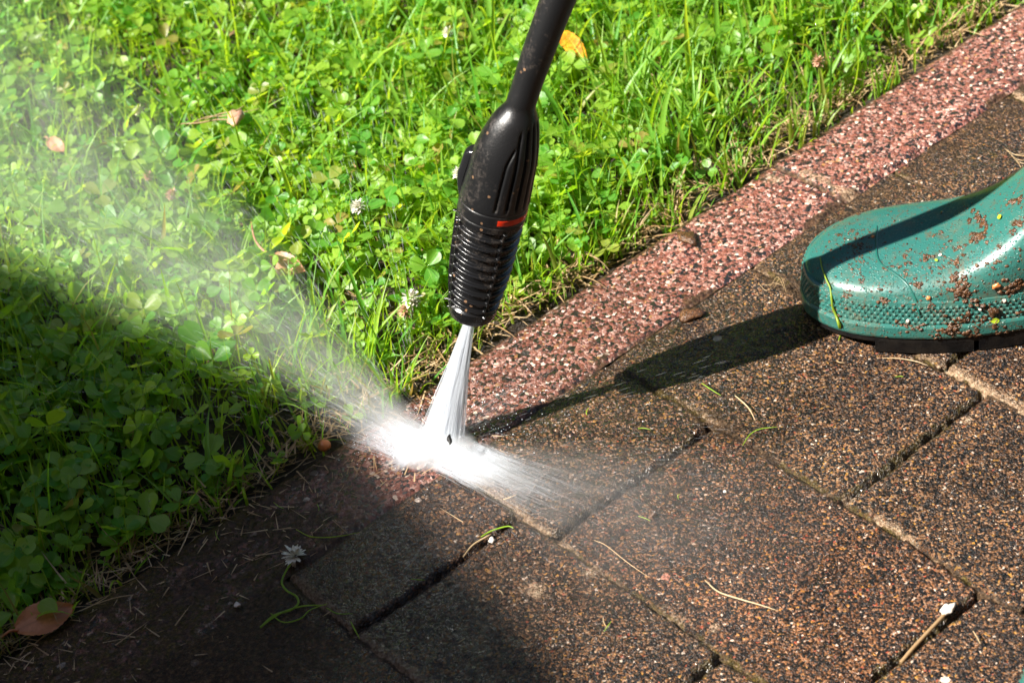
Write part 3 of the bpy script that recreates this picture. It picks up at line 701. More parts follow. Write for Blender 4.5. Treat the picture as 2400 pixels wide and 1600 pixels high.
# dry stems in the clover
for k, P in enumerate(([(415, 285), (460, 282), (500, 275), (540, 276)], [(445, 280), (480, 268), (520, 266), (595, 250)], [(470, 275), (505, 262), (540, 255), (562, 242)])):
    strand('dry_twig', P, .22 if k == 0 else .16, M_straw, ['thick pinkish dry stem lying on the clover at upper left', 'long dry stem crossing the others on the clover at upper left', 'short dry stem, uppermost of three on the clover at upper left'][k], 'dry stem', 'dry stems on the clover', 3.9+.15*k, rnd=.5+.2*k)
tag(lump('dry_husk', G(540, 270, .04), .006, M_petalpink, .5, 44, 2, elong=1.8), 'papery husk caught on the dry stems in the clover', 'husk')

# clover flowers
def flower(name, x, y, z, r, label, mat=M_petal, stem=None, tiltv=(0, 0, 1), full=True):
    c = G(x, y, z); t = empty(name, tuple(c)); tag(t, label, 'clover flower', 'white clover flowers')
    Vs, Fs = [], []; N = Vector(tiltv).normalized(); q = N.to_track_quat('Z', 'Y').to_matrix()
    k = 42
    for i in range(k):
        zz = 1-1.55*(i+.5)/k; a = i*2.399963; rr_ = math.sqrt(max(0, 1-zz*zz))
        d = q @ Vector((rr_*cos(a), rr_*sin(a), zz)); s = d.cross(Vector((.3, .2, .9))).normalized(); u_ = d.cross(s)
        L = r*random.uniform(.85, 1.15); P = []
        for tt, ww in ((.25, .08), (.6, .17), (.85, .14), (1.02, .03)):
            m = np.array(d)*L*tt+np.array(u_)*L*.12*tt*tt
            P += [m-np.array(s)*L*ww, m+np.array(u_)*L*.04, m+np.array(s)*L*ww]
        Vs.append(np.array(P)+c); Fs.append(gridF(4, 3))
    V, F = join(list(zip(Vs, Fs))); mesh('petals', V, F, mat, t)
    P = [G(*p) for p in stem] if stem else [c-np.array(N)*r*.3, c-np.array([.001, .001, z*.5]), c-np.array([.002, .001, z])]
    V, F = tube(spline(P, 26), .0007, 6)
    mesh('stem', V, F, M_grass, t, attrs=dict(rnd=np.full(len(V), .7), cen=np.ones(len(V)), yel=np.full(len(V), .1)))
flower('clover_flower', 677, 1276, .006, .0078, 'cut white clover flower with a long curled stem lying on the shaded pavers',
       stem=[(674, 1282, .005), (660, 1305, .004), (647, 1335, .003), (658, 1355, .003), (680, 1368, .003), (685, 1385, .003), (668, 1400, .003), (630, 1412, .003), (598, 1440, .003)], tiltv=(-.3, .5, .5))
flower('clover_flower', 945, 684, .030, .0075, 'white clover flower standing left of the nozzle mouth', tiltv=(-.2, -.2, 1))
flower('clover_flower', 930, 714, .022, .006, 'faded pinkish clover flower below the white one left of the nozzle mouth', M_petalpink)
flower('clover_flower', 822, 476, .036, .0062, 'small white clover flower in the clover left of the nozzle ribs')
flower('clover_flower', 1052, 398, .038, .005, 'white clover flower peeping out beside the lance button')
flower('clover_flower', 1028, 76, .04, .005, 'white clover flower at the top left of the lance tube')
flower('clover_flower', 318, 254, .04, .0048, 'tiny white clover bud in the upper left clover')
flower('clover_flower', 395, 447, .035, .0055, 'brown faded clover flower among the hazy clover at left', M_petalpink)
flower('clover_flower', 1880, 142, .035, .0055, 'brown faded clover flower in the grass near the upper right kerb', M_petalpink)
flower('clover_flower', 340, 405, .036, .0045, 'small brown clover bud left of the faded flower', M_petalpink)

# ---------------------------------------------------------------- rubber boots
fh = _fw.copy(); fh[2] = 0; fh /= np.linalg.norm(fh); rh = np.array([fh[1], -fh[0], 0])
def interp(x, xs, ys):
    xs = np.array(xs, float); ys = np.array(ys, float); x = np.asarray(x, float)
    # monotone cubic-ish: smoothstep blend of local slopes
    m = np.gradient(ys, xs); i = np.clip(np.searchsorted(xs, x)-1, 0, len(xs)-2); h = xs[i+1]-xs[i]; t = np.clip((x-xs[i])/h, 0, 1)
    return (2*t**3-3*t**2+1)*ys[i]+(t**3-2*t**2+t)*h*m[i]+(-2*t**3+3*t**2)*ys[i+1]+(t**3-t**2)*h*m[i+1]
OX = [0, .25, .8, 1.7, 3, 5, 7.5, 10, 13, 16, 20, 24, 27, 29, 30.2, 30.8]
ON = [-1.0, -2.1, -3.0, -3.85, -4.6, -5.15, -5.45, -5.45, -5.0, -4.3, -3.6, -3.6, -3.7, -3.3, -2.2, -.2]      # near side (y<0)
OF = [-.2, 1.1, 2.3, 3.4, 4.4, 5.1, 5.3, 5.0, 4.5, 4.0, 3.4, 3.4, 3.5, 3.1, 2.0, .2]                    # far side
def outline(x): return interp(x, OX, ON), interp(x, OX, OF)
TX = [0, .3, .9, 2, 3.5, 5.5, 8, 10, 12, 14, 16]
TZ = [4.0, 4.3, 4.6, 4.95, 5.2, 5.45, 5.8, 6.3, 7.3, 8.9, 11.0]
SOLE = 2.1
def make_boot(T0, ang, label):
    ca, sa = cos(ang), sin(ang)
    ex = rh*ca+fh*sa; ey = -rh*sa+fh*ca
    def W(P):
        P = np.asarray(P, float); return T0+(P[..., :1]*ex+P[..., 1:2]*ey+P[..., 2:3]*np.array([0, 0, 1.0]))*cm
    root = empty('rubber_boot', tuple(T0)); tag(root, label, 'boot', 'green rubber boots')
    na = 56; rings = []
    ph = np.arange(na)/na*2*pi
    def ring(fr, B, A, yn, yf, lowf, e):
        """B low/back point, A top/front point (x,z), widest at lowf between"""
        c = np.cos(ph); s = np.sin(ph); yc = (yn+yf)/2; hw = (yf-yn)/2
        y = yc+hw*np.sign(c)*np.abs(c)**e
        f = np.where(s >= 0, lowf+(1-lowf)*np.abs(s)**(e*1.0), lowf*(1-np.abs(s)**e))
        P = np.stack([B[0]+(A[0]-B[0])*f, y, B[1]+(A[1]-B[1])*f], -1); return P
    for x in np.concatenate([[.0], np.geomspace(.06, 3, 14), np.linspace(3.5, 15, 34)]):
        yn, yf = outline(x); top = interp(x, TX, TZ)
        shr = .25*sstep(0, 3, x)
        lf = .30+.02*sstep(9, 16, x)
        rings.append(ring(None, (x, SOLE-.1), (x, top), yn+.12, yf-.12, lf, .62))
    piv = (16, 11.0)
    for th in np.linspace(4, 90, 16):
        t = R(th); k = th/90
        # far point: down to the sole / heel
        dx, dz = sin(t), -cos(t)
        ls = (piv[1]-SOLE)/max(1e-3, cos(t)); lb = (30.0-piv[0]-1.7*k**2)/max(1e-3, sin(t))
        p_ = 5.0; l = (ls**-p_+lb**-p_)**(-1/p_)
        B = (piv[0]+dx*l, piv[1]+dz*l)
        xm = min(30, piv[0]+dx*l*.7); yn, yf = outline(xm)
        w0 = 4.6; yn = yn*(1-k)+(-w0)*k; yf = yf*(1-k)+w0*k
        rings.append(ring(None, B, (piv[0]+.25*k, piv[1]+.3*k), yn, yf, (.32+.18*k), .62+.38*k))
    for z in np.linspace(12.5, 36, 24):
        q = (z-11)/25; xf = 16.2-1.2*q+.0; xb = 28.3+.8*q; w0 = 4.6+1.3*q
        rings.append(ring(None, (xb, z), (xf, z), -w0, w0, .5, 1.0))
    # turned-in rim
    for z, i_ in ((36.2, .25), (36, .5), (30, .6)):
        rings.append(ring(None, (29.1-i_, z), (15+i_, z), -5.9+i_, 5.9-i_, .5, 1.0))
    # close the toe front: first ring collapses forward
    P = np.array(rings); P[0][:, 0] -= .0
    nose = P[0].mean(0)
    V = W(P.reshape(-1, 3)); F = gridF(len(rings), na, True)[:, ::-1]
    Fl = [tuple(f) for f in F]; Fl.append(tuple(range(na)))
    up = mesh('upper', V, Fl, M_boot, root)
    # sole outline loop
    xs = np.concatenate([np.array([0, .05, .15, .3, .55, .9, 1.4]), np.linspace(2, 28.8, 70), np.array([29.4, 29.9, 30.3, 30.6, 30.8])])
    n_, f_ = outline(xs); n_ = n_.copy(); f_ = f_.copy()
    loop = np.concatenate([np.stack([xs, n_], -1), np.stack([xs, f_], -1)[::-1]])
    # resample evenly
    seg = np.linalg.norm(np.diff(np.vstack([loop, loop[:1]]), axis=0), axis=1); s = np.concatenate([[0], np.cumsum(seg)])
    NN = 420; q = np.arange(NN)/NN*s[-1]; lp = np.vstack([loop, loop[:1]])
    LP = np.stack([np.interp(q, s, lp[:, 0]), np.interp(q, s, lp[:, 1])], -1)
    for _ in range(3): LP = (np.roll(LP, 1, 0)+LP*2+np.roll(LP, -1, 0))/4
    tn = np.roll(LP, -1, 0)-np.roll(LP, 1, 0); tn /= np.linalg.norm(tn, axis=1)[:, None]; nr = np.stack([tn[:, 1], -tn[:, 0]], -1)
    if ((LP-LP.mean(0))*nr).sum() < 0: nr = -nr
    def band(prof):
        rows = [np.concatenate([LP+nr*off, np.full((NN, 1), z)], -1) for off, z in prof]
        return np.array(rows)
    # foxing band with ribs on top and bottom; studs are separate small pyramids in the same mesh
    prof = [(-.9, 3.7), (-.45, 4.1), (-.2, 4.18), (-.04, 4.12), (.0, 3.98), (.03, 3.9), (.10, 3.0), (.16, 2.45), (.26, 2.4), (.34, 2.28), (.36, 1.62), (.30, 1.44), (.1, 1.41)]
    Bd = band(prof); V = W(Bd.reshape(-1, 3)); F = gridF(len(prof), NN, True)
    SV, SF = [], []; cnt = 0
    step = .40; Ltot = s[-1]
    for r_i, z in enumerate((2.66, 2.96, 3.26, 3.56, 3.80)):
        m = int(Ltot/step)
        for i in range(m):
            qq = ((i+.5*(r_i % 2))/m*NN) % NN; i0 = int(qq); fr = qq-i0; i1 = (i0+1) % NN
            p = LP[i0]*(1-fr)+LP[i1]*fr; nn_ = nr[i0]; tt = tn[i0]; off = .03+(.10-.03)*(3.9-z)/.9
            if p[0] > 24: continue
            c0 = p+nn_*off; h_ = .13
            SV += [(*(c0-tt*.19), z), (*(c0), z-.15), (*(c0+tt*.19), z), (*(c0), z+.15), (*(c0+nn_*h_), z-.02)]
            SF += [(cnt, cnt+1, cnt+4), (cnt+1, cnt+2, cnt+4), (cnt+2, cnt+3, cnt+4), (cnt+3, cnt, cnt+4)]; cnt += 5
    Vall = np.concatenate([V, W(np.array(SV))]); Fall = [tuple(f) for f in F]+[tuple(x+len(V) for x in f) for f in SF]
    fx = mesh('toe_band', Vall, Fall, M_boot, root, smooth=False)
    # outsole: slab and lugs
    prof = [(.1, 1.42), (.16, 1.40), (.18, 1.2), (.20, 1.0), (.05, .85), (-.4, .8)]
    Bd = band(prof); V = W(Bd.reshape(-1, 3)); F = [tuple(f) for f in gridF(len(prof), NN, True)]
    k0 = (len(prof)-1)*NN; F.append(tuple(range(k0, k0+NN)))
    off = len(V); LV = []; LFc = []
    i = 0
    while i < NN:
        wl = 37; g0 = i; g1 = min(i+wl, NN-1)
        ii = np.linspace(g0, g1, 5).astype(int)
        rows = []
        for o_, z in ((.2, 1.1), (.17, .12), (.05, .0), (-1.4, .0), (-1.5, 1.1)):
            rows.append(np.concatenate([LP[ii]+nr[ii]*(o_-(.9 if g0 < 1 else 0)), np.full((5, 1), z)], -1))
        Vb = W(np.array(rows).reshape(-1, 3)); Fb = [tuple(f) for f in gridF(5, 5)]+[(0, 5, 10, 15, 20), (4, 24, 19, 14, 9)]
        LV.append(Vb); LFc += [tuple(x+off for x in f) for f in Fb]; off += len(Vb); i += wl+2
    mesh('outsole', np.concatenate([V]+LV), F+LFc, M_sole, root, smooth=False)
    bpy.context.view_layer.update()
    bvh = BVHTree.FromPolygons([Vector(v.co) for v in up.data.vertices], [p.vertices[:] for p in up.data.polygons])
    vb = BVHTree.FromPolygons([Vector(v) for v in Vall], Fall)
    return root, bvh, vb, W
T0 = G(1898/1.0204, 705/1.0204)+rh*(-.003)+fh*(-.004)
boot, BV, BF, BW = make_boot(T0, R(-13), 'muddy green rubber boot with a black sole, toe in the middle of the right edge')
T1 = G(2376, 1572)*1.0+np.array([0, 0, 0])
boot2, _, _, _ = make_boot(T1-rh*.017-fh*.031, R(-20), 'second green rubber boot, only its toe tip in the bottom right corner')

def hit(x, y, bands=True):
    d = Vector(ray(x, y)); o = Vector(CP); best = None
    for b in ((BV, BF) if bands else (BV,)):
        h = b.ray_cast(o, d)
        if h[0] is not None and (best is None or h[3] < best[3]): best = h
    return best
# toe cap seam
SEAM = [(2016, 478), (2014, 520), (2013, 560), (2016, 592), (2030, 612), (2060, 632), (2085, 655), (2102, 685), (2110, 715), (2114, 728)]
sp = [hit(*p) for p in SEAM]; sp = [s for s in sp if s is not None and s[0] is not None]
if len(sp) > 3:
    C = spline([np.array(s[0])+np.array(s[1])*.0 for s in sp], 60)
    V, F = tube(C, .00075, 8); mesh('toe_seam', V, F, simple('seam_shadow_rubber', (.010, .085, .065), .3), boot)
# mud clumps at the places the photo shows
CL = [(2248, 505, 9, 2.0), (2256, 530, 8, 1.6), (2238, 545, 7, 1.3), (2330, 460, 8, 1.8), (2338, 520, 7, 1.6), (2255, 650, 0, 0), (2205, 658, 9, 1.5), (2195, 668, 8, 1.2), (2225, 690, 8, 1.6), (2212, 675, 6, 1.2),
      (2130, 592, 6, 1.5), (2202, 570, 5, 1.2), (2195, 600, 6, 1.0), (2290, 600, 4, 1.2), (2292, 568, 4, 1), (2085, 588, 5, 1.5), (1966, 563, 5, 1.2), (2060, 610, 5, 2.4), (2075, 620, 4, 1.5),
      (2242, 545, 7, 1.3), (2330, 655, 8, 1.2), (2324, 672, 7, 1.4), (2205, 735, 8, 2.0), (2185, 748, 8, 1.6), (2210, 762, 7, 1.3), (2280, 728, 7, 1.5), (2262, 735, 6, 1.5), (2120, 748, 6, 2.0), (2070, 745, 5, 2.2),
      (2160, 760, 6, 2.2), (2030, 690, 5, 1.6), (1945, 678, 4, 1.5), (2108, 655, 5, 1.2), (2142, 700, 4, 1.5), (2250, 770, 6, 2.0), (2300, 760, 6, 2.0), (1930, 540, 3, 1.2), (1955, 530, 3, 1.8), (2150, 540, 4, 1.2),
      (2172, 565, 4, 1.3), (2160, 615, 4, 1.4), (2185, 552, 4, 1), (1895, 650, 3, 1.5), (1980, 640, 4, 2.2), (1968, 600, 3, 2.0)]
kk = 0
for x, y, s_, el in CL:
    if s_ == 0: continue
    h = hit(x, y)
    if h is None or h[0] is None: continue
    kk += 1
    c = np.array(h[0])+np.array(h[1])*.0003
    # clump made of several crumbs
    parts = []
    bmv, bmf, n0 = [], [], 0
    rr = random.Random(kk)
    t1 = Vector(h[1]).orthogonal().normalized(); t2 = Vector(h[1]).cross(t1)
    a0 = rr.uniform(0, pi)
    for j in range(int(6+s_*1.5)):
        al, ac = rr.gauss(0, 1)*s_*.00042*el, rr.gauss(0, 1)*s_*.00030
        pc = Vector(c)+(t1*cos(a0)+t2*sin(a0))*al+(-t1*sin(a0)+t2*cos(a0))*ac
        nh = BV.find_nearest(pc); nh2 = BF.find_nearest(pc)
        if nh2[3] < nh[3] and y > 640: nh = nh2
        if nh[0] is not None: pc = nh[0]
        rad = s_*rr.uniform(.00009, .00022)
        bm = bmesh.new(); bmesh.ops.create_icosphere(bm, subdivisions=2, radius=1)
        N = Vector(h[1]); qm = N.to_track_quat('Z', 'Y').to_matrix(); p1, p2, p3 = rr.uniform(0, 6), rr.uniform(0, 6), rr.uniform(0, 6)
        for v in bm.verts:
            p = v.co; k_ = 1+.4*sin(p.x*4+p1)*sin(p.y*5+p2)+.22*sin(9*p.z+p3)*sin(8*p.x+p1)
            p = qm @ Vector((p.x*k_*rr.uniform(.9, 1.1)*1.25, p.y*k_, p.z*k_*.55)); bmv.append(tuple(pc+p*rad))
        bmf += [tuple(v.index+n0 for v in f.verts) for f in bm.faces]; n0 += len(bm.verts); bm.free()
    o = mesh('mud_clump', np.array(bmv), np.array(bmf), M_mud)
    tag(o, 'clump of wet brown mud stuck on the green boot', 'mud clump', 'mud clumps on the boot')
# specks as one spatter
SV, SF, n0 = [], [], 0
oct_v = np.array([(1, 0, 0), (-1, 0, 0), (0, 1, 0), (0, -1, 0), (0, 0, 1), (0, 0, -1)], float)
oct_f = np.array([(0, 2, 4), (2, 1, 4), (1, 3, 4), (3, 0, 4), (2, 0, 5), (1, 2, 5), (3, 1, 5), (0, 3, 5)])
DV, DF, m0 = [], [], 0
bm = bmesh.new(); bmesh.ops.create_icosphere(bm, subdivisions=1, radius=1)
ICV = np.array([v.co[:] for v in bm.verts]); ICF = np.array([[v.index for v in f.verts] for f in bm.faces]); bm.free()
for k in range(1700):
    cl = random.random()
    if cl < .25: x, y = random.gauss(1965, 30), random.gauss(560, 35)
    elif cl < .55: x, y = random.uniform(2100, 2352), random.gauss(650, 60)
    else: x, y = random.uniform(1860, 2352), random.uniform(410, 790)
    h = hit(x, y)
    if h is None or h[0] is None: continue
    r_ = .0001*random.lognormvariate(.65, .65)
    q = Vector(h[1]).to_track_quat('Z', 'Y').to_matrix()
    B = np.array([q[0][:], q[1][:], q[2][:]])
    S = np.array([random.uniform(.7, 2.2), random.uniform(.7, 1.4), .55])*r_*1.5
    P = (ICV*rng.uniform(.75, 1.2, (len(ICV), 1))*S) @ B.T+np.array(h[0])
    SV.append(P); SF.append(ICF+n0); n0 += len(ICV)
tag(mesh('mud_spatter', np.concatenate(SV), np.concatenate(SF), M_mud), 'fine brown mud spatter all over the green boot', 'mud spatter', kind='stuff')
for k in range(1700):
    if random.random() < .55:
        x, y = (random.gauss(2300, 45), random.gauss(610, 30)) if random.random() < .5 else (random.gauss(2070, 60), random.gauss(665, 16))
        x += 0
    else: x, y = random.uniform(1860, 2352), random.uniform(410, 790)
    h = hit(x, y)
    if h is None or h[0] is None: continue
    r_ = .0001*random.lognormvariate(.9, .45)
    q = Vector(h[1]).to_track_quat('Z', 'Y').to_matrix(); B = np.array([q[0][:], q[1][:], q[2][:]])
    DV.append((ICV*np.array([1, 1, .6])*r_) @ B.T+np.array(h[0])); DF.append(ICF+m0); m0 += len(ICV)
# droplets on the leaves and grass
def drops_on(Vs, n, rmin, rmax, lift=.0002):
    global m0
    i = rng.integers(0, len(Vs), n); P = Vs[i]
    d = in_dense(P[:, 0]/cm, P[:, 1]/cm); P = P[(d < 3)]
    for p in P:
        r_ = random.uniform(rmin, rmax)*random.uniform(.5, 1)
        DV.append(ICV*np.array([1, 1, .75])*r_+p+np.array([0, 0, lift])); DF.append(ICF+m0); m0 += len(ICV)
drops_on(clV, 30000, .0003, .0008); drops_on(grV, 20000, .0003, .0007)
tag(mesh('water_droplets', np.concatenate(DV), np.concatenate(DF), M_drop), 'tiny clear water droplets beaded on the leaves and on the boot', 'water droplets', kind='stuff')
# bits on the boot
def on_boot(name, x, y, rad, mat, label, cat, sq=.6, el=1.0, seed=1, group=None):
    h = hit(x, y)
    if h is None or h[0] is None: return
    o = lump(name, np.array(h[0])+np.array(h[1])*rad*.3, rad, mat, sq, seed, 3, tuple(h[1]), rough=.18, elong=el); tag(o, label, cat, group)
on_boot('pebble', 2160, 586, .0012, M_pebble, 'white grit grain in the middle of the boot vamp', 'grit', seed=2)
on_boot('pebble', 2085, 737, .0012, M_pebble, 'white grit grain on the studded toe band', 'grit', seed=3)
on_boot('pebble', 2252, 710, .0012, M_pebble, 'white grit grain left of the yellow leaf scrap on the boot', 'grit', seed=4)
on_boot('pebble', 2307, 690, .0015, M_pebble, 'white grit grain right above the yellow leaf scrap on the boot', 'grit', seed=5)
on_boot('pebble', 2133, 684, .0016, M_orange, 'orange grit grain beside the toe seam of the boot', 'grit', seed=6)
on_boot('pebble', 2288, 656, .0020, M_orange, 'orange brown grit grain above the mud clump on the boot side', 'grit', .5, 1.5, 7)
on_boot('pebble', 2005, 544, .0013, M_orange, 'orange grit grain on the toe cap above the shadow band', 'grit', seed=8)
on_boot('woodlouse', 2281, 713, .0028, M_mud, 'dark rounded woodlouse above the yellow leaf scrap on the boot', 'woodlouse', .8, 1.5, 9)
for x, y, w_, lb in ((2284, 734, .0045, 'bright yellow green leaf scrap low on the boot side'), (2298, 500, .0035, 'yellow green leaf scrap high on the boot beside a mud clump'), (2151, 600, .0020, 'tiny yellow green scrap on the mud bit of the boot vamp')):
    h = hit(x, y)
    if h is None or h[0] is None: continue
    N = np.array(h[1]); a1 = np.cross(N, [0, 0, 1.0]); a1 /= np.linalg.norm(a1); a2 = np.cross(N, a1)
    o = leaf_shape('leaf_scrap', np.array(h[0])+N*.0012, a1, a2, w_*1.3, w_, M_greenbit, '', .25, 3); tag(o, lb, 'leaf scrap')
# blade of grass draped over the toe
pts = []
for x, y in ((1886, 596), (1890, 618), (1900, 642), (1910, 662), (1913, 685), (1916, 705), (1922, 728), (1930, 745), (1931, 765), (1926, 782)):
    h = hit(x, y)
    pts.append(np.array(h[0])+np.array(h[1])*.0016 if h is not None and h[0] is not None else G(x, y, .007 if y < 760 else .001))
C = spline(pts, 40); V, F = tube(C, np.interp(np.linspace(0, 1, 40), [0, .5, .8, 1], [.0004, .0007, .0010, .0003]), 6)
tag(mesh('loose_grass', V, F, M_grass, attrs=dict(rnd=np.full(len(V), .9), cen=np.ones(len(V)), yel=np.full(len(V), .2))), 'long thin grass blade draped over the boot toe down to the paver', 'grass blade')

# ---------------------------------------------------------------- pressure washer lance
TIP = np.array([-9.92, .43, 9.92])*cm; AX = np.array([.249, -.161, .955]); AX /= np.linalg.norm(AX)
IMP = np.array([-12.506, 2.108, .1])*cm
AXv = -_fw-AX*(-_fw@AX); AXv /= np.linalg.norm(AXv)     # towards the camera
AYv = np.cross(AX, AXv)                                   # right hand side seen from the camera?
if AYv@CR < 0: AYv = -AYv
lance = empty('pressure_washer_lance', tuple(TIP)); tag(lance, 'black pressure washer lance with ribbed nozzle and red mark, held over the kerb', 'pressure washer lance')
# centre line bends slightly
def axis_pt(t):
    b = .0085*max(min(t, 22)-6, 0)**1.83+max(t-22, 0)*.155
    return TIP+AX*t*cm+AYv*cm*b
def lathe(ts, rfun, na=160, a0=0, a1=2*pi, closed=True):
    ts = np.asarray(ts); ang = a0+(a1-a0)*np.arange(na)/(na if closed else na-1)
    Tm, An = np.meshgrid(ts, ang, indexing='ij'); r = rfun(Tm, An)*cm
    P = np.array([axis_pt(t) for t in ts])[:, None]+r[..., None]*(np.cos(An)[..., None]*AXv+np.sin(An)[..., None]*AYv)
    return P.reshape(-1, 3), gridF(len(ts), na, closed)
PT = [0, .12, .35, .9, 2.4, 4.1, 5.6, 6.9, 8.3, 9.3, 10.7, 12.2, 13.6, 14.6, 15.5, 16.2]
PR = [1.20, 1.34, 1.44, 1.53, 1.76, 1.93, 2.00, 2.05, 2.07, 2.07, 1.99, 1.87, 1.60, 1.30, .89, .85]
def prof(t): return interp(t, PT, PR)*1.03
# sleeve core + ribs
def sleeve_r(T, A):
    r = prof(T)-.25
    r = np.where(T < 1.0, prof(T), r)
    r = np.where(T > 7.5, prof(T)-.02, r)
    ph_ = ((T-1.0+.10*np.cos(A-1.0))/.70) % 1
    rib = np.where((T > 1.0) & (T < 7.5), np.exp(-((ph_-.5)/.17)**4)*.24, 0)
    bar = np.zeros_like(T)
    for a_, w_ in ((R(32), .05), (R(-58), .06), (R(-85), .05), (R(122), .06), (R(212), .06)):
        da = np.abs((A-a_+pi) % (2*pi)-pi); bar = np.maximum(bar, np.exp(-(da/w_)**4))
    rib = np.maximum(rib, np.where((T > .95) & (T < 7.55), bar*.25, 0))
    win = np.exp(-(((A-R(-71)+pi) % (2*pi)-pi)/.16)**4)*np.where((T > 1.3) & (T < 7.2), 1, 0)*(1-.75*(((T*.77) % 1) < .18))
    rib = rib*(1-win*.95)-win*.25
    return r+rib
V1, F1_ = lathe(np.concatenate([np.linspace(.0, 7.9, 340)]), sleeve_r, 260)
mesh('ribbed_sleeve', V1, F1_, M_blackwet, lance)
V2, F2 = lathe([0.0, .0, .03, .25, .9], lambda T, A: np.where(T > .5, .30, np.where(T > .2, .45, np.where(T > .02, .95, 1.22)))+0*A, 60)
mesh('nozzle_mouth', V2, F2, M_blackwet, lance)
def bulb_r(T, A):
    r = prof(T)
    g_ = np.zeros_like(T)
    Am = (A+pi) % (2*pi)-pi
    for i, (a_, t0_, t1_) in enumerate(((6, 8.9, 13.6), (24, 8.9, 14.6), (42, 8.9, 14.8), (60, 8.9, 15), (78, 8.9, 15), (96, 8.9, 15))):
        aa = R(a_)-(.22 if i == 0 else .10)*sstep(12.0, 14.0, T)*(1 if i == 0 else -.4)*-1
        da = (Am-aa)*r
        g_ = np.maximum(g_, np.exp(-(da/.085)**2)*sstep(t0_, t0_+.4, T)*sstep(t1_, t1_-.7, T))
    r = r-.17*g_
    r = r-.05*np.exp(-((T-8.75)/.06)**2)-.04*np.exp(-((T-7.95)/.05)**2)
    r = r+.12*sstep(10, 13, T)*sstep(15.6, 13.8, T)*np.exp(-(((Am-R(-60)))/.5)**2)
    return r
V3, F3 = lathe(np.linspace(7.8, 16.2, 260), bulb_r, 260)
mesh('nozzle_body', V3, F3, M_black, lance)
V4, F4 = lathe(np.linspace(8.12, 8.54, 10), lambda T, A: prof(T)+.018-.6*np.maximum(np.abs(T-8.33)-.17, 0), 60, R(14), R(120), False)
mesh('indicator_ring', V4, F4, M_red, lance)
# lock button: an arched block standing off the left side
V5, F5 = [], []
tt = np.linspace(8.6, 11.9, 40); aa = np.linspace(-.26, .26, 15)
Tm, Am = np.meshgrid(tt, aa, indexing='ij')
hgt = .50*np.clip((11.9-Tm)/.35, 0, 1)**.5*np.clip((Tm-8.6)/1.5, 0, 1)**.6*(1-(np.abs(Am)/.27)**6)
rr_ = (prof(Tm)-.05+hgt)*cm; An = Am+R(-96)
P = np.array([axis_pt(t) for t in tt])[:, None]+rr_[..., None]*(np.cos(An)[..., None]*AXv+np.sin(An)[..., None]*AYv)
mesh('lock_button', P.reshape(-1, 3), gridF(40, 15), simple('glossy_black', (.012, .012, .013), .14), lance)
V6, F6 = lathe(np.concatenate([np.linspace(15.2, 30, 60), np.linspace(31, 62, 20)]), lambda T, A: .86+.020*np.minimum(T-15, 15)+.02*np.sin(T*2.1)*np.exp(-((T-16)/2)**2)+0*A, 48)
mesh('tube', V6, F6, M_tube, lance)
V7, F7 = lathe(np.linspace(61.5, 84, 40), lambda T, A: 1.5+.18*np.abs(np.sin(T*1.2))*(T > 63)*(T < 82)-.5*(T < 61.6)-.6*(T > 83.5)+0*A, 48)
mesh('hand_grip', V7, F7, M_black, lance)

# ---------------------------------------------------------------- water
def streaks(name, P0, P1, w0, w1, mat, parent=None, label=None, cat=None, kind=None, bend=None, nseg=5):
    """thin tapering threads of water between P0 and P1 (n,3)"""
    n = len(P0); t = np.linspace(0, 1, nseg)
    C = P0[:, None]*(1-t)[None, :, None]+P1[:, None]*t[None, :, None]
    if bend is not None: C = C+bend[:, None]*(t*(1-t)*4)[None, :, None]
    D = P1-P0; D /= np.linalg.norm(D, axis=1)[:, None]+1e-9
    a_ = rng.normal(0, 1, (n, 3)); A1_ = np.cross(D, a_); A1_ /= np.linalg.norm(A1_, axis=1)[:, None]; A2_ = np.cross(D, A1_)
    wv = (w0[:, None]*(1-t)[None]+w1[:, None]*t[None])*np.sin(np.clip(t, .04, .96)*pi)[None]**.6
    V = []
    for k in range(3):
        an = k*2*pi/3; V.append(C+wv[..., None]*(cos(an)*A1_+sin(an)*A2_)[:, None])
    P = np.stack(V, 2).reshape(n, nseg*3, 3)
    Fb = gridF(nseg, 3, True); F = (Fb[None]+(np.arange(n)*nseg*3)[:, None, None]).reshape(-1, 4)
    o = mesh(name, P.reshape(-1, 3), F, mat, parent)
    if label: tag(o, label, cat, None, kind)
    return o
JD = IMP-TIP; JL = np.linalg.norm(JD); JD /= JL
side = CR-JD*(CR@JD); side /= np.linalg.norm(side); dep = np.cross(JD, side)
jet = empty('water_jet', tuple(IMP)); tag(jet, 'white fan of high pressure water shooting from the nozzle mouth onto the kerb edge', 'water jet')
n = 7000
o0 = rng.normal(0, .42, n).clip(-1.3, 1.1); o1 = rng.normal(0, .5, n).clip(-1, 1)
def jp(t, a_, b_):      # t 0..1 along the jet, a_,b_ in -1..1
    hw = (.26+1.05*t**1.3)*cm; hd = (.22+.7*t)*cm
    sh = -.28*t*cm
    return TIP+JD[None]*(t*JL)[:, None]+side[None]*((a_*hw)+sh)[:, None]+dep[None]*(b_*hd)[:, None]
ta = rng.uniform(-.02, .75, n).clip(0, 1); tb = (ta+rng.uniform(.2, .5, n)).clip(0, 1.02)
streaks('water_streaks', jp(ta, o0, o1), jp(tb, o0, o1), rng.uniform(.00007, .00013, n), rng.uniform(.00009, .00016, n), M_foam, jet)
# solid inner core
ts = np.linspace(0, 1, 30); an = np.arange(32)/32*2*pi
core = np.array([[TIP+JD*t*JL+side*((.16+.66*t**1.3)*cos(a_)-.25*t)*cm+dep*((.12+.34*t)*sin(a_))*cm for a_ in an] for t in ts])
mesh('core', core.reshape(-1, 3), gridF(30, 32, True), M_core, jet)
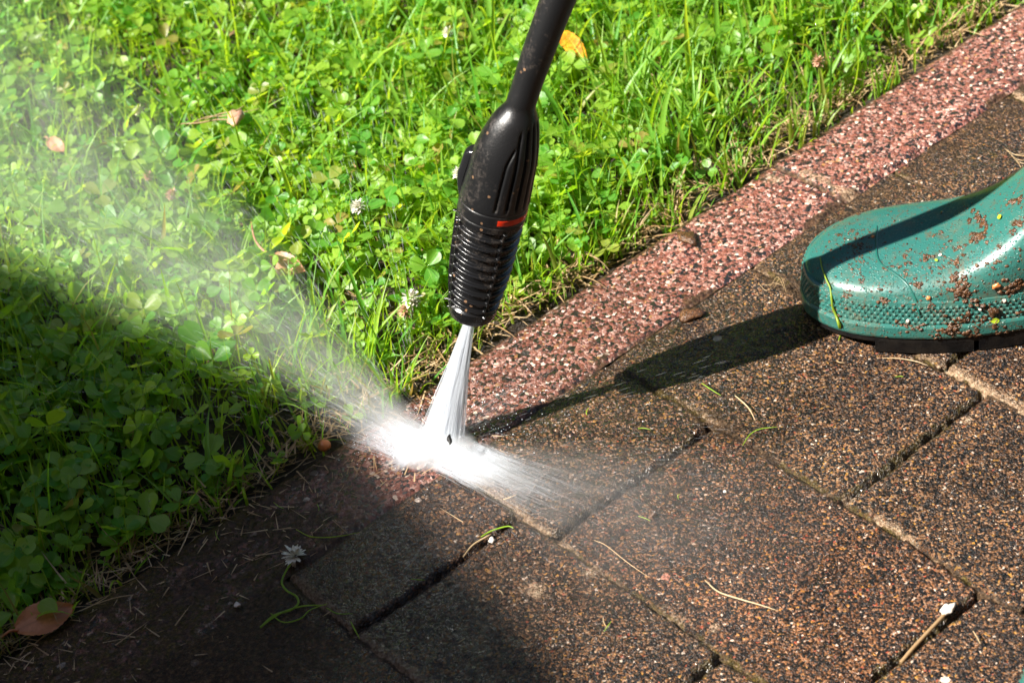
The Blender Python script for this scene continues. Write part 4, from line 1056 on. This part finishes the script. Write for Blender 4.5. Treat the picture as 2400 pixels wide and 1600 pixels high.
# splash at the foot
spl = empty('water_splash', tuple(IMP)); tag(spl, 'white burst of water where the jet strikes the kerb, with arms to both sides', 'water splash')
def fan(cen, ang0, ang1, r0, r1, n, el0, el1, w_, mat, name, parent, label=None, cat=None, kind=None, sag=0.0):
    """threads leaving the ground point cen in the horizontal directions ang0..ang1 (radians, world)"""
    an = rng.uniform(ang0, ang1, n) if ang1-ang0 > .05 else rng.normal(ang0, .05, n)
    el = rng.uniform(el0, el1, n); D = np.stack([np.cos(an)*np.cos(el), np.sin(an)*np.cos(el), np.sin(el)], -1)
    s0 = rng.uniform(0, 1, n)**1.6*(r1-r0)*.7+r0; s1 = s0+rng.uniform(.15, .5, n)*(r1-r0)
    J = rng.normal(0, .0012, (n, 3)); J[:, 2] = np.abs(J[:, 2])
    ofs = SPREAD*(rng.uniform(-.5, .5, (n, 1)))*sag; P0 = cen+ofs+D*s0[:, None]+J; P1 = cen+ofs+D*s1[:, None]+J
    return streaks(name, P0, P1, np.full(n, w_)*rng.uniform(.5, 1.2, n), np.full(n, w_)*rng.uniform(.3, .8, n), mat, parent, label, cat, kind)
def az(x, y, x0=1000, y0=1030):
    a_ = G(x0, y0); b_ = G(x, y); return math.atan2(b_[1]-a_[1], b_[0]-a_[0])
SPREAD = G(1045, 1000)-G(945, 1052)
C0 = G(1000, 1020, .002); C1 = G(985, 1040, .002); C2 = G(1030, 1040, .002)
a1 = az(820, 975); a2 = az(1180, 1125); a3 = az(940, 1090)
for (C_, a_, sp_, L_, n_, e_, w_) in ((C1, az(815, 965), .13, .050, 520, .16, .00018), (C1, az(850, 940), .3, .035, 300, .3, .00014), (C2, az(1185, 1130), .07, .050, 700, .07, .00018), (C2, az(1240, 1150), .13, .10, 300, .10, .00012),
                                     (C1, az(900, 1080), .35, .018, 500, .25, .00016), (C0, az(1000, 1090), 1.0, .012, 600, .3, .00016), (C0, az(1080, 1000), .5, .018, 200, .3, .00014), (C0, az(1240, 930), .2, .07, 150, .3, .00010),
                                     (C1, az(880, 1010), .8, .020, 800, .3, .00016), (C1, az(700, 900), .25, .12, 350, .30, .00010)):
    fan(C_, a_-sp_, a_+sp_, .002, L_, int(n_*1.6), .02, e_, w_*.62, M_foam, 'water_streaks', spl, sag=1.0)
# ---- mist as real volumes
def mist(name, apex, direction, length, half, up, dens, label, r_in=.0, floor=.004, seed=0.0, streak=26, elev=.2, group=None, aniso=0.35, far=1.0):
    """closed horn widening from apex; density falls off towards its skin and its end"""
    x = np.array([direction[0], direction[1], 0.0]); x /= np.linalg.norm(x); x = x*cos(elev)+np.array([0, 0, sin(elev)])
    y = np.cross([0, 0, 1.0], x); y /= np.linalg.norm(y); z = np.cross(x, y)
    ns, na_ = 14, 28; V = []
    for i in range(ns):
        s_ = length*(i/(ns-1))
        for k in range(na_):
            a_ = k/na_*2*pi; V.append((s_, (.004+s_*math.tan(half))*cos(a_), (.004+s_*math.tan(up))*sin(a_)))
    V = np.array(V); F = [tuple(f) for f in gridF(ns, na_, True)[:, ::-1]]+[tuple(range(na_)), tuple(range((ns-1)*na_, ns*na_))[::-1]]
    a = NT(name+'_vapour'); tc = a.obj(); sp_ = a.n('SeparateXYZ', {0: tc})
    X = a.math('MAXIMUM', (sp_, 0), .002)
    yy = a.math('DIVIDE', (sp_, 1), a.math('ADD', a.math('MULTIPLY', X, math.tan(half)), .004))
    zz = a.math('DIVIDE', (sp_, 2), a.math('ADD', a.math('MULTIPLY', X, math.tan(up)), .004))
    rad = a.math('ADD', a.math('MULTIPLY', yy, yy), a.math('MULTIPLY', zz, zz))
    fall = a.math('SUBTRACT', 1.0, rad, True); fall = a.math('POWER', fall, 1.4)
    end = a.math('SUBTRACT', 1.0, a.math('DIVIDE', X, length), True); end = a.math('POWER', end, far)
    cv_ = a.n('CombineXYZ', {0: a.math('ADD', a.math('MULTIPLY', X, 9.0), seed), 1: a.math('MULTIPLY', yy, 2.2*streak/26), 2: a.math('MULTIPLY', zz, 1.5)})
    nz = a.noise(2.6, 5, .65, vec=(cv_, 0))
    nzr = a.ramp((nz, 0), [(.36, (.05, .05, .05)), (.68, (1, 1, 1))])
    near = a.math('DIVIDE', dens[0], a.math('ADD', 1.0, a.math('POWER', a.math('DIVIDE', X, dens[1]), dens[2])))
    D = a.math('MULTIPLY', a.math('MULTIPLY', fall, end), a.math('MULTIPLY', (nzr, 0), near))
    vol = a.n('VolumePrincipled', {'Color': (.97, .985, 1, 1), 'Density': D, 'Anisotropy': aniso})
    a.t.links.new(vol.outputs[0], a.out.inputs['Volume'])
    me = bpy.data.meshes.new(name); me.from_pydata([tuple(v) for v in V], [], F); me.materials.append(a.m)
    o = bpy.data.objects.new(name, me); Mx = Matrix.Identity(4)
    for i in range(3): Mx[i][0], Mx[i][1], Mx[i][2], Mx[i][3] = x[i], y[i], z[i], apex[i]
    o.matrix_world = Mx; link(o); return tag(o, label, 'spray mist', group)
def dirn(x, y, x0=1000, y0=1030): return G(x, y)-G(x0, y0)
MG = 'drifting spray mist'
mist('spray_mist', G(985, 1000, .008), dirn(120, 560), .64, R(17), R(10), (33, .16, 1.1), 'broad pale mist blown from the splash over the clover to the left edge', elev=.17, group=MG, far=.5)
mist('spray_mist', G(985, 1010, .006), dirn(480, 760), .38, R(20), R(12), (42, .07, 1.2), 'dense streaky mist low over the grass just left of the splash', elev=.14, seed=3.1, group=MG)
mist('spray_mist', G(1000, 1020, .005), dirn(1480, 1230), .32, R(24), R(8), (74, .06, 1.2), 'thin mist fanning from the splash over the pavers to the lower right', elev=.08, seed=7.7, group=MG, far=1.2)
mist('spray_mist', G(1010, 1025, .004), dirn(820, 975), .090, R(17), R(11), (300, .03, 2), 'bright left arm of vapour at the foot of the jet', elev=.15, seed=1.7, group=MG)
mist('spray_mist', G(1010, 1025, .004), dirn(1200, 1140), .10, R(10), R(8), (650, .025, 2), 'bright right arm of vapour at the foot of the jet', elev=.08, seed=5.7, group=MG)
def blob(name, c, rx, ry, rz, dens, label):
    bm = bmesh.new(); bmesh.ops.create_icosphere(bm, subdivisions=3, radius=1); me = bpy.data.meshes.new(name); bm.to_mesh(me); bm.free()
    a = NT(name+'_vapour'); g_ = a.n('VectorMath', {0: a.obj()}, operation='LENGTH')
    f = a.math('POWER', a.math('SUBTRACT', 1.0, (g_, 1), True), .8)
    nz = a.ramp((a.noise(2.2, 4, .6), 0), [(.3, (.3, .3, .3)), (.6, (1, 1, 1))])
    vol = a.n('VolumePrincipled', {'Color': (.98, .99, 1, 1), 'Density': a.math('MULTIPLY', a.math('MULTIPLY', f, (nz, 0)), dens), 'Anisotropy': .2})
    a.t.links.new(vol.outputs[0], a.out.inputs['Volume']); me.materials.append(a.m)
    o = bpy.data.objects.new(name, me); Mx = Matrix.Identity(4)
    for i in range(3): Mx[i][0], Mx[i][1], Mx[i][2], Mx[i][3] = rh[i]*rx, fh[i]*ry, (0, 0, rz)[i], c[i]
    o.matrix_world = Mx; link(o); return tag(o, label, 'spray mist', MG)
blob('spray_mist', G(1000, 1030, .005), .028, .020, .010, 300, 'round white cloud of vapour at the very foot of the jet')
# flying drops, sparse, along the blown direction
def flying(n, x0, x1, y0, y1, zr, dirp, L_, w_, name, label):
    P = np.array([G(random.uniform(x0, x1), random.uniform(y0, y1), random.uniform(*zr)) for _ in range(n)])
    O_ = G(1000, 1025, .0); D = P-O_; D /= np.linalg.norm(D, axis=1)[:, None]
    L2 = rng.uniform(.3, 1, n)*L_
    return streaks(name, P, P+D*L2[:, None], np.full(n, w_), np.full(n, w_*.7), M_foam_thin, None, label, 'spray', 'stuff', None, 3)
flying(1500, 0, 950, 200, 980, (.02, .09), None, .012, .00016, 'flying_spray', 'fine threads of spray flying left over the clover')
flying(500, 1050, 1650, 780, 1300, (.003, .03), None, .010, .00008, 'flying_spray', 'fine threads of spray flying right over the pavers')
k = 520; a_ = rng.uniform(0, 2*pi, k); rr_ = rng.gamma(2.2, .013, k)+.008; zz_ = np.abs(rng.normal(0, .012, k))+.002
P = IMP[None]+rr_[:, None]*(np.cos(a_)[:, None]*rh*1.25+np.sin(a_)[:, None]*fh*.8)+zz_[:, None]*np.array([0, 0, 1.0])
V = np.concatenate([ICV*np.array([1, 1, 1])*random.lognormvariate(-8.35, .4)+p for p in P])
tag(mesh('flung_drops', V, np.concatenate([ICF+i*len(ICV) for i in range(k)]), M_drop2), 'small bright drops flung out around the foot of the jet', 'water drops', kind='stuff')
# scrap of dirt in the air
V, F = tube(spline([G(1034, 996, .026), G(1031, 1006, .025), G(1034, 1013, .024), G(1033, 1022, .023)], 14), np.array([.0001, .0006, .0010, .0013, .0015, .0016, .0017, .0016, .0014, .0013, .0011, .0008, .0005, .0001]), 7)
tag(mesh('dirt_flake', V, F, simple('dark_dirt', (.006, .005, .004), .6)), 'small black flake of dirt flung up in front of the white splash', 'dirt flake')

# ---------------------------------------------------------------- unseen gabled hut, invented and shaped to cast the lower left shade
shade_caster = empty('shade_caster_shed', (-4.5, .83, 0)); tag(shade_caster, 'unseen wooden hut with shallow gable roof, added to shade the lower left corner', 'shade_caster')
def wood():
    a = NT('shed_boards'); wv = a.n('TexWave', {'Vector': a.obj(), 'Scale': 5.0, 'Distortion': .3, 'Detail': 2}, bands_direction='Z')
    c = a.mix((wv, 0), (.10, .055, .03), (.22, .13, .07))
    return a.surf(a.n('BsdfPrincipled', {'Base Color': c, 'Roughness': .7, 'Normal': a.bump((wv, 0), .6, .02)}))
M_wood = wood(); M_roof = simple('roof_felt', (.05, .05, .055), .85, .3, (60, .6, .01))
def box(x0, x1, y0, y1, z0, z1):
    V = [(x, y, z) for x in (x0, x1) for y in (y0, y1) for z in (z0, z1)]
    return V, [(0, 1, 3, 2), (4, 6, 7, 5), (0, 4, 5, 1), (2, 3, 7, 6), (0, 2, 6, 4), (1, 5, 7, 3)]
def brick():
    a = NT('dark_brick'); tc = a.n('Mapping', {0: a.obj(), 'Rotation': (pi/2, 0, 0)})
    b = a.n('TexBrick', {'Vector': tc, 'Color1': (.10, .045, .03, 1), 'Color2': (.07, .035, .025, 1), 'Mortar': (.09, .085, .08, 1), 'Scale': 4.0, 'Mortar Size': .012})
    return a.surf(a.n('BsdfPrincipled', {'Base Color': b, 'Roughness': .85, 'Normal': a.bump((b, 1), .5, .01)}))
hv, hf, q0 = [], [], 0
for k in range(9000):
    p = np.array([random.uniform(-6, 5), 3.2+random.gauss(0, .06), random.uniform(0, 3.1)]) if k % 3 else np.array([random.uniform(-6, 5), random.uniform(3.2, 4.1), 3.1+random.gauss(0, .05)])
    d1 = rng.normal(0, 1, 3); d1 /= np.linalg.norm(d1); d2 = np.cross(d1, rng.normal(0, 1, 3)); d2 /= np.linalg.norm(d2)
    hv.append(np.array([p-d1*.06, p+d2*.03, p+d1*.06, p-d2*.03])); hf.append(np.arange(4)[None]+q0); q0 += 4
sky_block_hedge = empty('sky_block_hedge', (0, 3.6, 0)); tag(sky_block_hedge, 'unseen clipped green wall of leaves added beyond the lawn to block sky light', 'sky_block_hedge')  # unseen greenery added past the lawn to keep sky fill off the shade
M_hedge = simple('hedge_leaves', (.03, .06, .015), .5, .4, None, (8, (.05, .09, .02)))
mesh('foliage', np.concatenate(hv), np.concatenate(hf), M_hedge, sky_block_hedge, False)
mesh('stems', *box(-6, 5, 3.28, 4.05, -.05, 3.05), simple('hedge_inside', (.02, .025, .01), .9, .3, (12, 1, .05)), sky_block_hedge, False)
sky_block_house = empty('sky_block_house', (0, -3.3, 0)); tag(sky_block_house, 'unseen dark brick wall added behind the camera to block sky light', 'sky_block_house')  # unseen building added behind the camera to cut sky fill
hw = mesh('wall', *box(-7, 7, -6.5, -3.3, -.05, 5.4), brick(), sky_block_house, False)
V, F = box(-7.4, 7.4, -6.9, -2.9, 5.4, 5.6); mesh('roof', V, F, simple('roof_tile', (.06, .04, .035), .8), sky_block_house, False)
M_frame = simple('window_frame', (.75, .74, .7), .4); M_pane = simple('window_glass', (.02, .025, .03), .05)
for wx in (-4.6, -1.2, 3.4):
    fr = mesh('window', *box(wx-.65, wx+.65, -3.32, -3.26, 1.0, 2.3), M_frame, sky_block_house, False)
    pn = mesh('pane', *box(wx-.58, wx+.58, -3.262, -3.25, 1.07, 2.23), M_pane, fr, False); pn.matrix_parent_inverse = Matrix.Identity(4)
zA = 2.35; m_ = .170; ka, kb = -SUN[0]/SUN[2], SUN[1]/SUN[2]; x1 = -.152-ka*zA; x0 = x1-3.2; yc = .12+kb*zA; hwid = 3.0
def prism(pts, xa, xb):
    n = len(pts); V = [(xa, y, z) for y, z in pts]+[(xb, y, z) for y, z in pts]
    return V, [tuple(range(n))[::-1], tuple(range(n, 2*n))]+[(i, (i+1) % n, n+(i+1) % n, n+i) for i in range(n)]
ze = zA-.09-m_*(hwid-.2)
V, F = prism([(yc-hwid+.2, -.05), (yc+hwid-.2, -.05), (yc+hwid-.2, ze), (yc, zA-.09), (yc-hwid+.2, ze)], x0+.15, x1-.12); mesh('walls', V, F, M_wood, shade_caster, False)
V, F = prism([(yc, zA), (yc+hwid, zA-m_*hwid), (yc+hwid, zA-m_*hwid-.07), (yc, zA-.07), (yc-hwid, zA-m_*hwid-.07), (yc-hwid, zA-m_*hwid)], x0, x1); mesh('roof', V, F, M_roof, shade_caster, False)
V, F = prism([(yc-.45, 0), (yc+.45, 0), (yc+.45, 1.95), (yc-.45, 1.95)], x1-.12, x1-.08); dr = mesh('door', V, F, simple('door_paint', (.08, .14, .10), .5), shade_caster, False)
V, F = prism([(yc+.33, .95), (yc+.37, .95), (yc+.37, 1.1), (yc+.33, 1.1)], x1-.08, x1-.05); mesh('handle', V, F, M_black, dr, False).matrix_parent_inverse = Matrix.Identity(4)
